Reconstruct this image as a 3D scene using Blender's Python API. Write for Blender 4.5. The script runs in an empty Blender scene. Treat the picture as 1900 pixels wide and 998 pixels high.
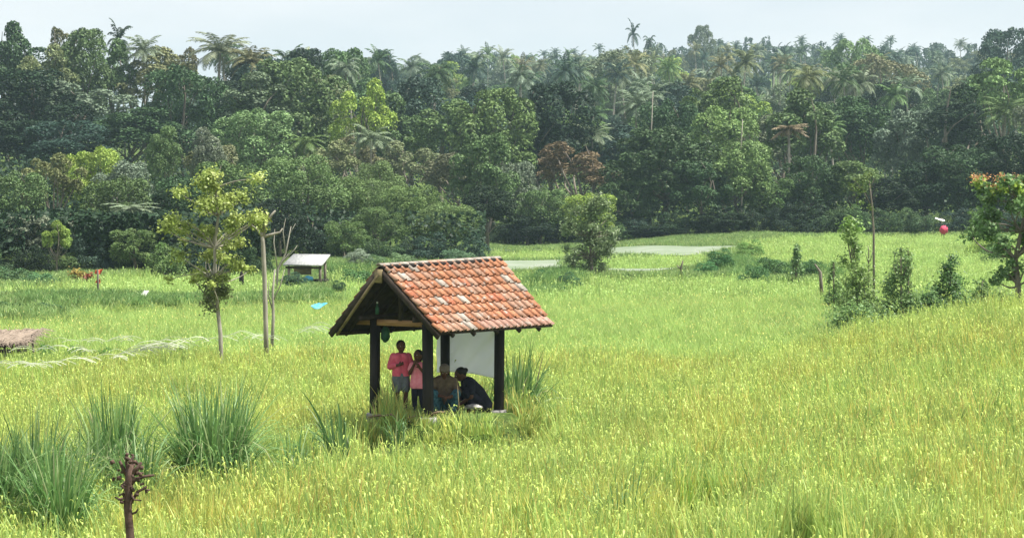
import bpy, bmesh, math, random
import numpy as np
from mathutils import Vector, Matrix, Euler

random.seed(11)
rng = np.random.default_rng(11)
sc = bpy.context.scene
COL = sc.collection
R = math.radians

# ------------------------------------------------------------------ camera
FPX = 4486.0                      # focal length in pixels of the 1900 px wide photograph
CAMZ = 3.5
PITCH = math.atan(119 / FPX)
cam = bpy.data.cameras.new('camera')
cam.sensor_width = 36
cam.lens = FPX / 1900 * 36
cam.clip_end = 9000
co = bpy.data.objects.new('camera', cam)
co.location = (0, 0, CAMZ)
co.rotation_euler = (math.pi / 2 - PITCH, 0, 0)
COL.objects.link(co)
sc.camera = co
sc.view_settings.view_transform = 'Standard'
sc.view_settings.look = 'None'
sc.view_settings.gamma = 1
sc.view_settings.exposure = 0.96

# ------------------------------------------------------------------ world and sun
SUN_DIR = Vector((0.46, -0.06, 0.88)).normalized()      # towards the sun
sun_el = math.asin(SUN_DIR.z)
w = bpy.data.worlds.new('World')
sc.world = w
w.use_nodes = True
nt = w.node_tree
nt.nodes.clear()
wo = nt.nodes.new('ShaderNodeOutputWorld')
bg = nt.nodes.new('ShaderNodeBackground')
bg.inputs['Strength'].default_value = 0.1
sky = nt.nodes.new('ShaderNodeTexSky')
sky.sky_type = 'NISHITA'
sky.sun_disc = False
sky.sun_elevation = sun_el
sky.sun_rotation = math.atan2(SUN_DIR.x, SUN_DIR.y)
tc = nt.nodes.new('ShaderNodeTexCoord')
mp = nt.nodes.new('ShaderNodeMapping')
mp.inputs['Scale'].default_value = (1, 1, 3.6)
nz = nt.nodes.new('ShaderNodeTexNoise')
nz.inputs['Scale'].default_value = 5.5
nz.inputs['Detail'].default_value = 5
nz.inputs['Roughness'].default_value = 0.5
cr = nt.nodes.new('ShaderNodeValToRGB')
cr.color_ramp.elements[0].position = 0.36
cr.color_ramp.elements[0].color = (4.0, 4.25, 4.5, 1)
cr.color_ramp.elements[1].position = 0.66
cr.color_ramp.elements[1].color = (5.0, 5.0, 5.08, 1)
mx = nt.nodes.new('ShaderNodeMix')
mx.data_type = 'RGBA'
mx.inputs['Factor'].default_value = 0.93
L = nt.links.new
L(tc.outputs['Generated'], mp.inputs['Vector'])
L(mp.outputs['Vector'], nz.inputs['Vector'])
L(nz.outputs['Fac'], cr.inputs['Fac'])
L(sky.outputs['Color'], mx.inputs['A'])
L(cr.outputs['Color'], mx.inputs['B'])
L(mx.outputs['Result'], bg.inputs['Color'])
L(bg.outputs['Background'], wo.inputs['Surface'])

sl = bpy.data.lights.new('sun', 'SUN')
sl.energy = 4.8
sl.angle = R(3.0)
sl.color = (1.0, 0.955, 0.88)
so = bpy.data.objects.new('sun', sl)
so.rotation_euler = SUN_DIR.to_track_quat('Z', 'Y').to_euler()
so.location = (30, -20, 60)
COL.objects.link(so)

# ------------------------------------------------------------------ helpers
def ray(px, py):
    u = (px - 950) / FPX
    v = -(py - 499) / FPX
    c, s = math.cos(PITCH), math.sin(PITCH)
    return Vector((u, c + v * s, -s + v * c))

def at(px, py, Y):
    d = ray(px, py)
    return Vector((0, 0, CAMZ)) + d * (Y / d.y)

def smooth(t):
    t = np.clip(t, 0, 1)
    return t * t * (3 - 2 * t)

# visible-surface height B(x, y): top of the rice where rice grows, the soil elsewhere
PXC = np.array([-900, -300, 0, 450, 700, 950, 1400, 1900, 2300, 2900.])
DC = np.array([0, 100, 125, 150, 200, 250, 300, 400, 500, 700, 900, 1200, 5000.])
TB = np.array([
    [0, 0, 0, .5, 4, 7.5, 10, 14, 16, 18, 20, 20, 20],
    [0, 0, 0, .5, 4, 7.5, 10, 14, 16, 18, 20, 20, 20],
    [0, 0, 0, .5, 4, 7.5, 10, 14, 16, 18, 20, 20, 20],
    [0, 0, 0, .3, 3, 6, 9, 14, 18, 24, 28, 30, 30],
    [0, 0, 0, 0, 1, 3, 6, 13, 20, 32, 40, 42, 42],
    [0, 0, 0, 0, 0, 1.5, 4, 11, 18, 33, 47, 50, 50],
    [0, 0, .1, .4, 1.05, 2.5, 4.5, 11, 18, 34.5, 53, 58, 58],
    [0, 0, .1, .4, 1.05, 2.5, 4.5, 11, 18, 34.5, 52, 58, 58],
    [0, 0, .1, .4, 1.05, 2.5, 4.5, 11, 18, 34.5, 52, 58, 58],
    [0, 0, .1, .4, 1.05, 2.5, 4.5, 11, 18, 34.5, 52, 58, 58]])
EDGE_A, EDGE_B = (7.4, 56.5), (12.4, 57.5)      # far edge of the near right-hand field

def edge_side(x, y):
    """metres beyond (+) the far edge of the near right-hand field"""
    dx, dy = EDGE_B[0] - EDGE_A[0], EDGE_B[1] - EDGE_A[1]
    n = math.hypot(dx, dy)
    return ((y - EDGE_A[1]) * dx - (x - EDGE_A[0]) * dy) / n

def B(x, y):
    x = np.asarray(x, float); y = np.asarray(y, float)
    yy = np.maximum(y, 1)
    px = 950 + FPX * x / np.maximum(yy, 60)
    pi = np.clip(np.interp(px, PXC, np.arange(len(PXC))), 0, len(PXC) - 1.001)
    di = np.clip(np.interp(yy, DC, np.arange(len(DC))), 0, len(DC) - 1.001)
    i, j = pi.astype(int), di.astype(int)
    a, b = smooth(pi - i), di - j
    z = (TB[i, j] * (1 - a) * (1 - b) + TB[i + 1, j] * a * (1 - b) + TB[i, j + 1] * (1 - a) * b + TB[i + 1, j + 1] * a * b)
    es = edge_side(x, y)
    z = z + 1.3 * smooth((x - 2.5) / 10.5) * smooth((y - 26) / 30) * (1 - smooth((es + .2) / 2.2))
    z = z + 0.05 * np.sin(x * .31 + y * .17) * smooth((y - 20) / 20) + .04 * np.sin(x * .83 - y * .11)
    return z

def hit(px, py):
    d = ray(px, py)
    Y = np.arange(12, 1500, .25)
    X = Y * d.x / d.y
    Z = CAMZ + Y * d.z / d.y
    k = np.argmax(Z <= B(X, Y))
    if Z[k] > B(X[k], Y[k]):
        k = len(Y) - 1
    return (X[k], Y[k])

def inside(poly, x, y):
    x = np.asarray(x); y = np.asarray(y)
    c = np.zeros(x.shape, bool)
    n = len(poly)
    for i in range(n):
        x0, y0 = poly[i]; x1, y1 = poly[(i + 1) % n]
        if y0 == y1:
            continue
        m = ((y0 > y) != (y1 > y)) & (x < (x1 - x0) * (y - y0) / (y1 - y0) + x0)
        c ^= m
    return c

FIELDS = {
    'main': [(-9, 12), (9, 12)] + [(20, 30), (24, 60), (12.4, 57.8), (7.4, 57.0), (8.2, 64)] + [hit(*p) for p in [(1548, 597), (1548, 524), (1350, 513),
             (1085, 513), (1078, 521), (1000, 528), (900, 533), (640, 538), (620, 557), (440, 561), (160, 567), (130, 589), (0, 592), (-420, 600), (-420, 760)]],
    'right_far': [hit(*p) for p in [(1380, 452), (1450, 439), (1600, 436), (2300, 434), (2300, 500), (1900, 548), (1700, 585), (1600, 560), (1560, 505), (1400, 487)]],
    'left_far': [hit(*p) for p in [(70, 547), (430, 549), (540, 552), (540, 536), (520, 511), (330, 509), (200, 513), (60, 538), (-300, 545), (-300, 556)]],
    'middle_far': [hit(*p) for p in [(640, 536), (960, 528), (1000, 510), (690, 503), (610, 508)]],
    'middle_strip': [hit(*p) for p in [(915, 468), (1045, 465), (1050, 482), (915, 483)]],
    'centre_strip': [hit(*p) for p in [(1120, 477), (1300, 474), (1330, 492), (1240, 500), (1120, 501)]],
}

def field_mask(x, y):
    m = np.zeros(np.shape(x), bool)
    for p in FIELDS.values():
        m |= inside(p, x, y)
    return m

HUT = (-.55, 40.1)
def mound(x, y):
    return 1 - smooth((np.hypot((np.asarray(x) - HUT[0] + .35) / 1.35, (np.asarray(y) - HUT[1]) / 1.5) - .75) / .4)

def G(x, y):
    """soil height"""
    x = np.asarray(x, float); y = np.asarray(y, float)
    m = np.zeros(np.shape(x))
    for dx, dy in ((0, 0), (.5, 0), (-.5, 0), (0, .5), (0, -.5)):
        m = m + field_mask(x + dx, y + dy) / 5.
    return B(x, y) - .68 * m * (1 - mound(x, y)) - .02 * mound(x, y)

def mesh_np(name, V, F, mats=(), smoothf=False, mi=None):
    V = np.asarray(V, np.float32); F = np.asarray(F, np.int32)
    me = bpy.data.meshes.new(name)
    me.vertices.add(len(V)); me.vertices.foreach_set('co', V.ravel())
    k = F.shape[1]
    me.loops.add(F.size); me.loops.foreach_set('vertex_index', F.ravel())
    me.polygons.add(len(F)); me.polygons.foreach_set('loop_start', np.arange(0, F.size, k, dtype=np.int32))
    if smoothf:
        me.polygons.foreach_set('use_smooth', np.ones(len(F), bool))
    for m in mats:
        me.materials.append(m)
    if mi is not None:
        me.polygons.foreach_set('material_index', np.asarray(mi, np.int32))
    me.update(calc_edges=True)
    return me

def obj(name, me, parent=None, loc=None, label=None, cat=None, group=None, kind=None, color=None):
    o = bpy.data.objects.new(name, me)
    COL.objects.link(o)
    if parent is not None:
        o.parent = parent
    if loc is not None:
        o.location = loc
    if label: o['label'] = label
    if cat: o['category'] = cat
    if group: o['group'] = group
    if kind: o['kind'] = kind
    if color is not None:
        o.color = (*color[:3], 1)
    return o

def join(*parts):
    """parts: (V, F) with F of equal width"""
    Vs, Fs, n = [], [], 0
    for V, F in parts:
        Vs.append(np.asarray(V, float)); Fs.append(np.asarray(F) + n); n += len(V)
    return np.vstack(Vs), np.vstack(Fs)

def tube(pts, radii, k=7, cap=True):
    """tapered tube of quads along a polyline"""
    P = np.asarray(pts, float); n = len(P)
    rr = np.asarray(radii, float) * np.ones(n)
    T = np.gradient(P, axis=0)
    T /= np.linalg.norm(T, axis=1)[:, None] + 1e-9
    ref = np.array([.13, .97, .21]) if abs(T[0][2]) > .6 else np.array([0, 0, 1.])
    V = []
    for i in range(n):
        a = np.cross(T[i], ref); a /= np.linalg.norm(a) + 1e-9
        b = np.cross(T[i], a)
        th = np.arange(k) * 2 * math.pi / k
        V.append(P[i] + rr[i] * (np.cos(th)[:, None] * a + np.sin(th)[:, None] * b))
    V = np.vstack(V)
    F = []
    for i in range(n - 1):
        for j in range(k):
            F.append((i * k + j, i * k + (j + 1) % k, (i + 1) * k + (j + 1) % k, (i + 1) * k + j))
    if cap:
        c0, c1 = len(V), len(V) + 1
        V = np.vstack([V, P[0], P[-1] + T[-1] * rr[-1] * .5])
        for j in range(k):
            F.append((c0, (j + 1) % k, j, c0))
        F = [f for f in F]
        tri = []
        for j in range(0, k):
            e = (n - 1) * k
            tri.append((c1, e + j, e + (j + 1) % k, c1))
        # degenerate quads are avoided by pairing cap triangles into quads where possible
        F = [f for f in F if len(set(f)) == 4]
        for j in range(0, k - 1, 2):
            F.append((c0, (j + 2) % k, (j + 1) % k, j))
            e = (n - 1) * k
            F.append((c1, e + j, e + (j + 1) % k, e + (j + 2) % k))
    return V, np.array(F)

def box(c, s, rot=None):
    c = np.asarray(c, float); s = np.asarray(s, float) / 2
    V = np.array([[x, y, z] for x in (-1, 1) for y in (-1, 1) for z in (-1, 1)], float) * s
    if rot is not None:
        V = V @ np.array(rot).T
    F = [(0, 1, 3, 2), (4, 6, 7, 5), (0, 4, 5, 1), (2, 3, 7, 6), (0, 2, 6, 4), (1, 5, 7, 3)]
    return V + c, np.array(F)

def beam(a, b, wd, th, up=(0, 0, 1)):
    """box bar from a to b"""
    a = np.asarray(a, float); b = np.asarray(b, float)
    d = b - a; Ln = np.linalg.norm(d); d /= Ln
    u = np.asarray(up, float); s = np.cross(d, u); s /= np.linalg.norm(s); u = np.cross(s, d)
    return box((a + b) / 2, (Ln, wd, th), np.stack([d, s, u], 1))

# ------------------------------------------------------------------ materials
def mat(name):
    m = bpy.data.materials.new(name)
    m.use_nodes = True
    n = m.node_tree
    for x in list(n.nodes):
        n.nodes.remove(x)
    return m, n, n.nodes, n.links.new

def node(nt, typ, **kw):
    n = nt.nodes.new(typ)
    for k, v in kw.items():
        if k.startswith('_'):
            setattr(n, k[1:], v)
        else:
            n.inputs[k.replace('__', ' ')].default_value = v
    return n

def mixc(nt, a, b, fac, blend='MIX'):
    m = nt.nodes.new('ShaderNodeMix'); m.data_type = 'RGBA'; m.blend_type = blend
    for s, v in (('A', a), ('B', b), ('Factor', fac)):
        if hasattr(v, 'links'):
            nt.links.new(v, m.inputs[s])
        else:
            m.inputs[s].default_value = v if s == 'Factor' else (*v[:3], 1)
    return m.outputs['Result']

def ramp(nt, src, stops):
    r = nt.nodes.new('ShaderNodeValToRGB')
    e = r.color_ramp.elements
    e[0].position, e[0].color = stops[0][0], (*stops[0][1], 1)
    e[1].position, e[1].color = stops[-1][0], (*stops[-1][1], 1)
    for p, c in stops[1:-1]:
        x = e.new(p); x.color = (*c, 1)
    nt.links.new(src, r.inputs['Fac'])
    return r.outputs['Color']

def noise(nt, scale, detail=3, vec=None, rough=.55):
    n = node(nt, 'ShaderNodeTexNoise', Scale=scale, Detail=detail, Roughness=rough)
    if vec is not None:
        nt.links.new(vec, n.inputs['Vector'])
    return n.outputs['Fac']

def worldpos(nt):
    return nt.nodes.new('ShaderNodeNewGeometry').outputs['Position']

def leafshader(nt, col, trans=.3, gloss=.06, rough=.5):
    d = nt.nodes.new('ShaderNodeBsdfDiffuse')
    t = nt.nodes.new('ShaderNodeBsdfTranslucent')
    g = nt.nodes.new('ShaderNodeBsdfGlossy'); g.inputs['Roughness'].default_value = rough
    m1 = nt.nodes.new('ShaderNodeMixShader'); m1.inputs[0].default_value = trans
    m2 = nt.nodes.new('ShaderNodeMixShader'); m2.inputs[0].default_value = gloss
    o = nt.nodes.new('ShaderNodeOutputMaterial')
    l = nt.links.new
    l(col, d.inputs['Color']); l(col, t.inputs['Color'])
    l(d.outputs[0], m1.inputs[1]); l(t.outputs[0], m1.inputs[2])
    l(m1.outputs[0], m2.inputs[1]); l(g.outputs[0], m2.inputs[2])
    l(m2.outputs[0], o.inputs['Surface'])

def foliage_mat(name, spread=.38, trans=.13, gloss=.015):
    m, n, N, l = mat(name)
    oi = N.new('ShaderNodeObjectInfo')
    ge = N.new('ShaderNodeNewGeometry')
    mr = node(n, 'ShaderNodeMapRange'); mr.inputs['To Min'].default_value = 1 - spread; mr.inputs['To Max'].default_value = 1 + spread
    l(ge.outputs['Random Per Island'], mr.inputs['Value'])
    nf = noise(n, .55, 2, ge.outputs['Position'])
    mr2 = node(n, 'ShaderNodeMapRange'); mr2.inputs['From Min'].default_value = .3; mr2.inputs['From Max'].default_value = .7
    mr2.inputs['To Min'].default_value = .75; mr2.inputs['To Max'].default_value = 1.3
    l(nf, mr2.inputs['Value'])
    mul = N.new('ShaderNodeMath'); mul.operation = 'MULTIPLY'
    l(mr.outputs[0], mul.inputs[0]); l(mr2.outputs[0], mul.inputs[1])
    hs = N.new('ShaderNodeHueSaturation')
    l(oi.outputs['Color'], hs.inputs['Color']); l(mul.outputs[0], hs.inputs['Value'])
    mr3 = node(n, 'ShaderNodeMapRange'); mr3.inputs['To Min'].default_value = .475; mr3.inputs['To Max'].default_value = .525
    nf2 = noise(n, 2.3, 2, ge.outputs['Position'])
    l(nf2, mr3.inputs['Value']); l(mr3.outputs[0], hs.inputs['Hue'])
    leafshader(n, hs.outputs['Color'], trans, gloss)
    return m

def simple_mat(name, c0, c1, scale=6, rough=.85, bump=.3, detail=5, stretch=None, spec=.2, usecol=False):
    m, n, N, l = mat(name)
    tcn = N.new('ShaderNodeTexCoord'); vec = tcn.outputs['Object']
    if stretch:
        mpn = N.new('ShaderNodeMapping'); mpn.inputs['Scale'].default_value = stretch
        l(vec, mpn.inputs['Vector']); vec = mpn.outputs['Vector']
    f = noise(n, scale, detail, vec)
    c = ramp(n, f, [(.32, c0), (.68, c1)])
    if usecol:
        oi = N.new('ShaderNodeObjectInfo')
        c = mixc(n, c, oi.outputs['Color'], 1.0, 'MULTIPLY')
    p = node(n, 'ShaderNodeBsdfPrincipled', Roughness=rough)
    p.inputs['Specular IOR Level'].default_value = spec
    l(c, p.inputs['Base Color'])
    if bump:
        b = node(n, 'ShaderNodeBump', Strength=bump, Distance=.02); l(f, b.inputs['Height']); l(b.outputs[0], p.inputs['Normal'])
    o = N.new('ShaderNodeOutputMaterial'); l(p.outputs[0], o.inputs['Surface'])
    return m

M = {}
M['leaf'] = foliage_mat('foliage')
M['leafnear'] = foliage_mat('foliage_near', .35, .35, .03)
M['bark'] = simple_mat('bark', (.10, .085, .065), (.24, .21, .17), 5, .9, .5, stretch=(1, 1, .3))
M['barkdark'] = simple_mat('dark_brown_bark', (.045, .028, .022), (.14, .09, .07), 14, .9, .6, detail=8)
M['barkgrey'] = simple_mat('bark_pale', (.20, .185, .15), (.40, .37, .31), 5, .9, .4, stretch=(1, 1, .35))
M['palmtrunk'] = simple_mat('palm_trunk', (.20, .18, .15), (.40, .37, .32), 2.2, .9, .3, stretch=(1, 1, 4))
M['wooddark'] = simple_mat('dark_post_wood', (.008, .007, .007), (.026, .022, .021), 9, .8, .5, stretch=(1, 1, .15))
M['woodtan'] = simple_mat('sawn_wood', (.22, .12, .055), (.42, .25, .13), 8, .8, .3, stretch=(.3, .3, 3))
M['bamboo'] = simple_mat('weathered_bamboo', (.15, .115, .06), (.30, .24, .13), 6, .7, .2, stretch=(.5, .5, 2))
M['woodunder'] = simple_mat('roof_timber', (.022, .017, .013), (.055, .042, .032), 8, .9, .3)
M['thatch'] = simple_mat('dry_thatch', (.15, .115, .085), (.36, .29, .23), 9, .95, .8, stretch=(1, 6, 1))
M['greyroof'] = simple_mat('grey_sheet_roof', (.26, .27, .27), (.44, .44, .43), 3, .75, .15, stretch=(4, 1, 1))
M['cloth'] = simple_mat('white_plastic_cloth', (.62, .64, .70), (.74, .76, .82), 3, .55, .15)
M['sackcloth'] = simple_mat('crumpled_pale_cloth', (.24, .23, .21), (.50, .49, .46), 14, .9, .6)
M['whitepaint'] = simple_mat('white_wash', (.60, .60, .58), (.8, .8, .78), 4, .8, .1)
M['skin'] = simple_mat('brown_skin', (.075, .034, .020), (.11, .052, .032), 20, .6, .05)
M['hair'] = simple_mat('black_hair', (.006, .005, .005), (.018, .015, .013), 40, .6, .6)
M['pink'] = simple_mat('pink_shirt_cloth', (.62, .09, .15), (.78, .16, .24), 12, .9, .3)
M['pinklight'] = simple_mat('light_pink_shirt_cloth', (.74, .20, .27), (.84, .32, .38), 12, .9, .3)
M['greyshort'] = simple_mat('grey_shorts_cloth', (.09, .10, .12), (.16, .18, .205), 10, .9, .3)
M['darkcloth'] = simple_mat('black_cloth', (.008, .009, .016), (.02, .022, .036), 10, .9, .3)
M['olivecloth'] = simple_mat('olive_brown_cloth', (.075, .055, .036), (.14, .105, .07), 10, .9, .3)
M['greycap'] = simple_mat('grey_brown_headcloth', (.11, .09, .07), (.19, .155, .12), 14, .9, .4)
M['tealcloth'] = simple_mat('teal_checked_cloth', (.010, .030, .045), (.06, .16, .20), 22, .9, .2)
M['redplastic'] = simple_mat('red_plastic', (.50, .04, .09), (.66, .09, .15), 6, .5, .3)
M['orangeplastic'] = simple_mat('orange_red_cloth', (.62, .09, .045), (.8, .16, .08), 6, .7, .3)
M['blueplastic'] = simple_mat('blue_plastic', (.04, .28, .50), (.14, .45, .62), 6, .5, .3)
M['greenbag'] = simple_mat('green_sack_cloth', (.015, .06, .035), (.04, .12, .07), 9, .8, .4)
M['eyewhite'] = simple_mat('eye_white', (.55, .5, .45), (.6, .55, .5), 3, .3, 0)
M['lip'] = simple_mat('lip', (.12, .035, .03), (.14, .045, .04), 3, .6, 0)
M['sole'] = simple_mat('dry_soil', (.14, .10, .065), (.28, .21, .14), 9, .95, .6)
M['pale'] = simple_mat('dry_pale_stalk', (.44, .42, .33), (.68, .66, .56), 8, .8, 0)
M['stone'] = simple_mat('grey_stone', (.20, .19, .18), (.38, .37, .35), 7, .9, .5)
m, n, N, l = mat('white_plastic_sheet')
c = ramp(n, noise(n, 3, 3, worldpos(n)), [(.3, (.88, .89, .93)), (.7, (.93, .94, .96))])
leafshader(n, c, .72, .03)
M['cloth'] = m
M['tile'] = None
m, n, N, l = mat('pale_reed')
c = ramp(n, N.new('ShaderNodeNewGeometry').outputs['Random Per Island'], [(0, (.34, .38, .22)), (.5, (.48, .52, .36)), (1, (.66, .67, .56))])
leafshader(n, c, .3, .05)
M['palereed'] = m

# clay tile: the object colour carries each tile's own tint; stains on top
m, n, N, l = mat('clay_roof_tile')
oi = N.new('ShaderNodeObjectInfo'); pos = worldpos(n)
st = ramp(n, noise(n, 22, 6, pos, .65), [(.34, (.45, .42, .40)), (.5, (.95, .95, .95)), (.72, (1.12, 1.1, 1.05))])
c = mixc(n, oi.outputs['Color'], st, .75, 'MULTIPLY')
lich = node(n, 'ShaderNodeMapRange'); lich.inputs['From Min'].default_value = .56; lich.inputs['From Max'].default_value = .7
l(noise(n, 9, 5, pos, .6), lich.inputs['Value'])
c = mixc(n, c, (.44, .40, .36), lich.outputs[0])
p = node(n, 'ShaderNodeBsdfPrincipled', Roughness=.85)
p.inputs['Specular IOR Level'].default_value = .2
l(c, p.inputs['Base Color'])
b = node(n, 'ShaderNodeBump', Strength=.3, Distance=.01); l(noise(n, 40, 4, pos), b.inputs['Height']); l(b.outputs[0], p.inputs['Normal'])
o = N.new('ShaderNodeOutputMaterial'); l(p.outputs[0], o.inputs['Surface'])
M['tile'] = m

# ground
m, n, N, l = mat('paddy_soil_and_grass')
pos = worldpos(n)
c = ramp(n, noise(n, .6, 7, pos, .65), [(.3, (.035, .055, .018)), (.5, (.08, .13, .028)), (.7, (.16, .19, .06))])
c = mixc(n, c, ramp(n, noise(n, 7, 4, pos), [(.35, (.5, .5, .45)), (.65, (1.2, 1.2, 1.1))]), 1., 'MULTIPLY')
p = node(n, 'ShaderNodeBsdfPrincipled', Roughness=.95); p.inputs['Specular IOR Level'].default_value = .1
l(c, p.inputs['Base Color'])
o = N.new('ShaderNodeOutputMaterial'); l(p.outputs[0], o.inputs['Surface'])
M['ground'] = m
m, n, N, l = mat('fallow_plot_soil')
pos = worldpos(n)
mpn = N.new('ShaderNodeMapping'); mpn.inputs['Scale'].default_value = (.25, .12, 1); l(pos, mpn.inputs['Vector'])
c = ramp(n, noise(n, 1.2, 6, mpn.outputs['Vector'], .65), [(.3, (.14, .19, .11)), (.5, (.20, .24, .17)), (.7, (.28, .30, .26))])
p = node(n, 'ShaderNodeBsdfPrincipled', Roughness=.9); p.inputs['Specular IOR Level'].default_value = .1
l(c, p.inputs['Base Color'])
o = N.new('ShaderNodeOutputMaterial'); l(p.outputs[0], o.inputs['Surface'])
M['fallow'] = m

def rice_mat(name, greens, patch=(.18, .3, .05), gloss=.02, gold=0):
    m, n, N, l = mat(name)
    ge = N.new('ShaderNodeNewGeometry'); oi = N.new('ShaderNodeObjectInfo')
    c = ramp(n, ge.outputs['Random Per Island'], greens)
    f = node(n, 'ShaderNodeMapRange'); f.inputs['From Min'].default_value = .38; f.inputs['From Max'].default_value = .64; f.inputs['To Max'].default_value = .62
    l(noise(n, .10, 5, ge.outputs['Position'], .6), f.inputs['Value'])
    c = mixc(n, c, patch, f.outputs[0])
    if gold:
        f3 = node(n, 'ShaderNodeMapRange'); f3.inputs['From Min'].default_value = .48; f3.inputs['From Max'].default_value = .66; f3.inputs['To Max'].default_value = gold
        mg = N.new('ShaderNodeMapping'); mg.inputs['Location'].default_value = (31, 7, 0); mg.inputs['Scale'].default_value = (1, .6, .2); l(ge.outputs['Position'], mg.inputs['Vector'])
        l(noise(n, .42, 5, mg.outputs['Vector'], .65), f3.inputs['Value'])
        c = mixc(n, c, (.76, .62, .15), f3.outputs[0])
    hs = N.new('ShaderNodeHueSaturation'); l(c, hs.inputs['Color'])
    v = node(n, 'ShaderNodeMapRange'); v.inputs['To Min'].default_value = .78; v.inputs['To Max'].default_value = 1.2
    l(oi.outputs['Random'], v.inputs['Value'])
    v2 = node(n, 'ShaderNodeMapRange'); v2.inputs['From Min'].default_value = .3; v2.inputs['From Max'].default_value = .7; v2.inputs['To Min'].default_value = .8; v2.inputs['To Max'].default_value = 1.15
    l(noise(n, .8, 3, ge.outputs['Position']), v2.inputs['Value'])
    mu = N.new('ShaderNodeMath'); mu.operation = 'MULTIPLY'; l(v.outputs[0], mu.inputs[0]); l(v2.outputs[0], mu.inputs[1])
    l(mu.outputs[0], hs.inputs['Value'])
    leafshader(n, hs.outputs['Color'], .38, gloss)
    return m
M['rice'] = rice_mat('rice_blades', [(0, (.16, .29, .08)), (.25, (.31, .47, .125)), (.6, (.48, .60, .16)), (.82, (.66, .66, .17)), (.94, (.78, .60, .15)), (1, (.74, .60, .34))], (.42, .57, .17), gold=.28)
M['grain'] = rice_mat('rice_panicles', [(0, (.40, .54, .12)), (.5, (.52, .59, .14)), (1, (.64, .58, .18))], (.42, .57, .14))
M['ricefar'] = rice_mat('rice_blades_far', [(0, (.31, .46, .14)), (.4, (.41, .57, .17)), (.8, (.51, .63, .19)), (1, (.62, .66, .23))], (.40, .58, .17))
M['grass'] = rice_mat('short_grass', [(0, (.13, .24, .07)), (.5, (.23, .36, .11)), (1, (.42, .47, .18))], (.23, .36, .12))
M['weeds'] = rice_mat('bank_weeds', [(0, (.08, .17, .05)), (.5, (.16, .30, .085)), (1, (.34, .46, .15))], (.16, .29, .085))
M['reed'] = rice_mat('tall_grass_blades', [(0, (.06, .15, .045)), (.5, (.15, .29, .085)), (.84, (.30, .44, .15)), (.95, (.46, .52, .28)), (1, (.52, .46, .28))], (.13, .25, .08), .03)

# ------------------------------------------------------------------ setting: ground
def axis(a0, a1, step, far, grow=1.18):
    v = list(np.arange(a0, a1 + 1e-6, step)); s = step
    while v[-1] < far:
        s = min(s * grow, 60); v.append(v[-1] + s)
    return v
xs = axis(0, 46, .8, 1400); xs = np.array([-q for q in xs[:0:-1]] + xs)
ys = np.array([-60, -40, -25, -12, -5] + axis(0, 215, .8, 4500, 1.12))
X, Y = np.meshgrid(xs, ys)
Z = G(X, Y)
nx, ny = len(xs), len(ys)
idx = np.arange(nx * ny).reshape(ny, nx)
Fq = np.stack([idx[:-1, :-1], idx[:-1, 1:], idx[1:, 1:], idx[1:, :-1]], -1).reshape(-1, 4)
obj('ground', mesh_np('ground', np.stack([X, Y, Z], -1).reshape(-1, 3), Fq, [M['ground']], True), kind='structure',
    label='green and brown soil of the terraced rice paddies and forest floor')

def sheet(name, corners, label, material, lift=.05, n=26, kind='structure'):
    P = [hit(*c) for c in corners]
    a = np.linspace(0, 1, n)
    U, Vv = np.meshgrid(a, a)
    x = (P[0][0] * (1 - U) + P[1][0] * U) * (1 - Vv) + (P[3][0] * (1 - U) + P[2][0] * U) * Vv
    y = (P[0][1] * (1 - U) + P[1][1] * U) * (1 - Vv) + (P[3][1] * (1 - U) + P[2][1] * U) * Vv
    z = B(x, y) + lift
    i = np.arange(n * n).reshape(n, n)
    F = np.stack([i[:-1, :-1], i[:-1, 1:], i[1:, 1:], i[1:, :-1]], -1).reshape(-1, 4)
    return obj(name, mesh_np(name, np.stack([x, y, z], -1).reshape(-1, 3), F, [material], True), kind=kind, label=label)
sheet('fallow_field', [(905, 505), (1048, 504), (1046, 483), (905, 486)], 'pale dry fallow plot left of the round shrub', M['fallow'])
sheet('fallow_field', [(1120, 476), (1300, 474), (1385, 458), (1120, 461)], 'long pale fallow strip below the dark forest edge', M['fallow'])
sheet('fallow_field', [(905, 466), (1046, 463), (1120, 461), (905, 463)], 'thin pale fallow strip at the forest edge', M['fallow'], .06)
sheet('path', [(1118, 506), (1262, 504), (1262, 499), (1118, 500)], 'narrow pale path along the back of the rice field', M['fallow'], .07)

# ------------------------------------------------------------------ foliage generators
def unit(v):
    return v / (np.linalg.norm(v, axis=-1, keepdims=True) + 1e-9)

def leaf_quads(P, Nn, Ln, Wd, r):
    n = len(P)
    t = unit(np.cross(Nn, unit(r.normal(size=(n, 3)))))
    b = np.cross(Nn, t)
    Ln = (Ln * r.uniform(.65, 1.35, n))[:, None] / 2; Wd = (Wd * r.uniform(.7, 1.3, n))[:, None] / 2
    V = np.stack([P - t * Ln, P + b * Wd - t * Ln * .1, P + t * Ln - Nn * Ln * .3, P - b * Wd - t * Ln * .1], 1).reshape(-1, 3)
    return V, np.arange(4 * n).reshape(n, 4)

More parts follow.
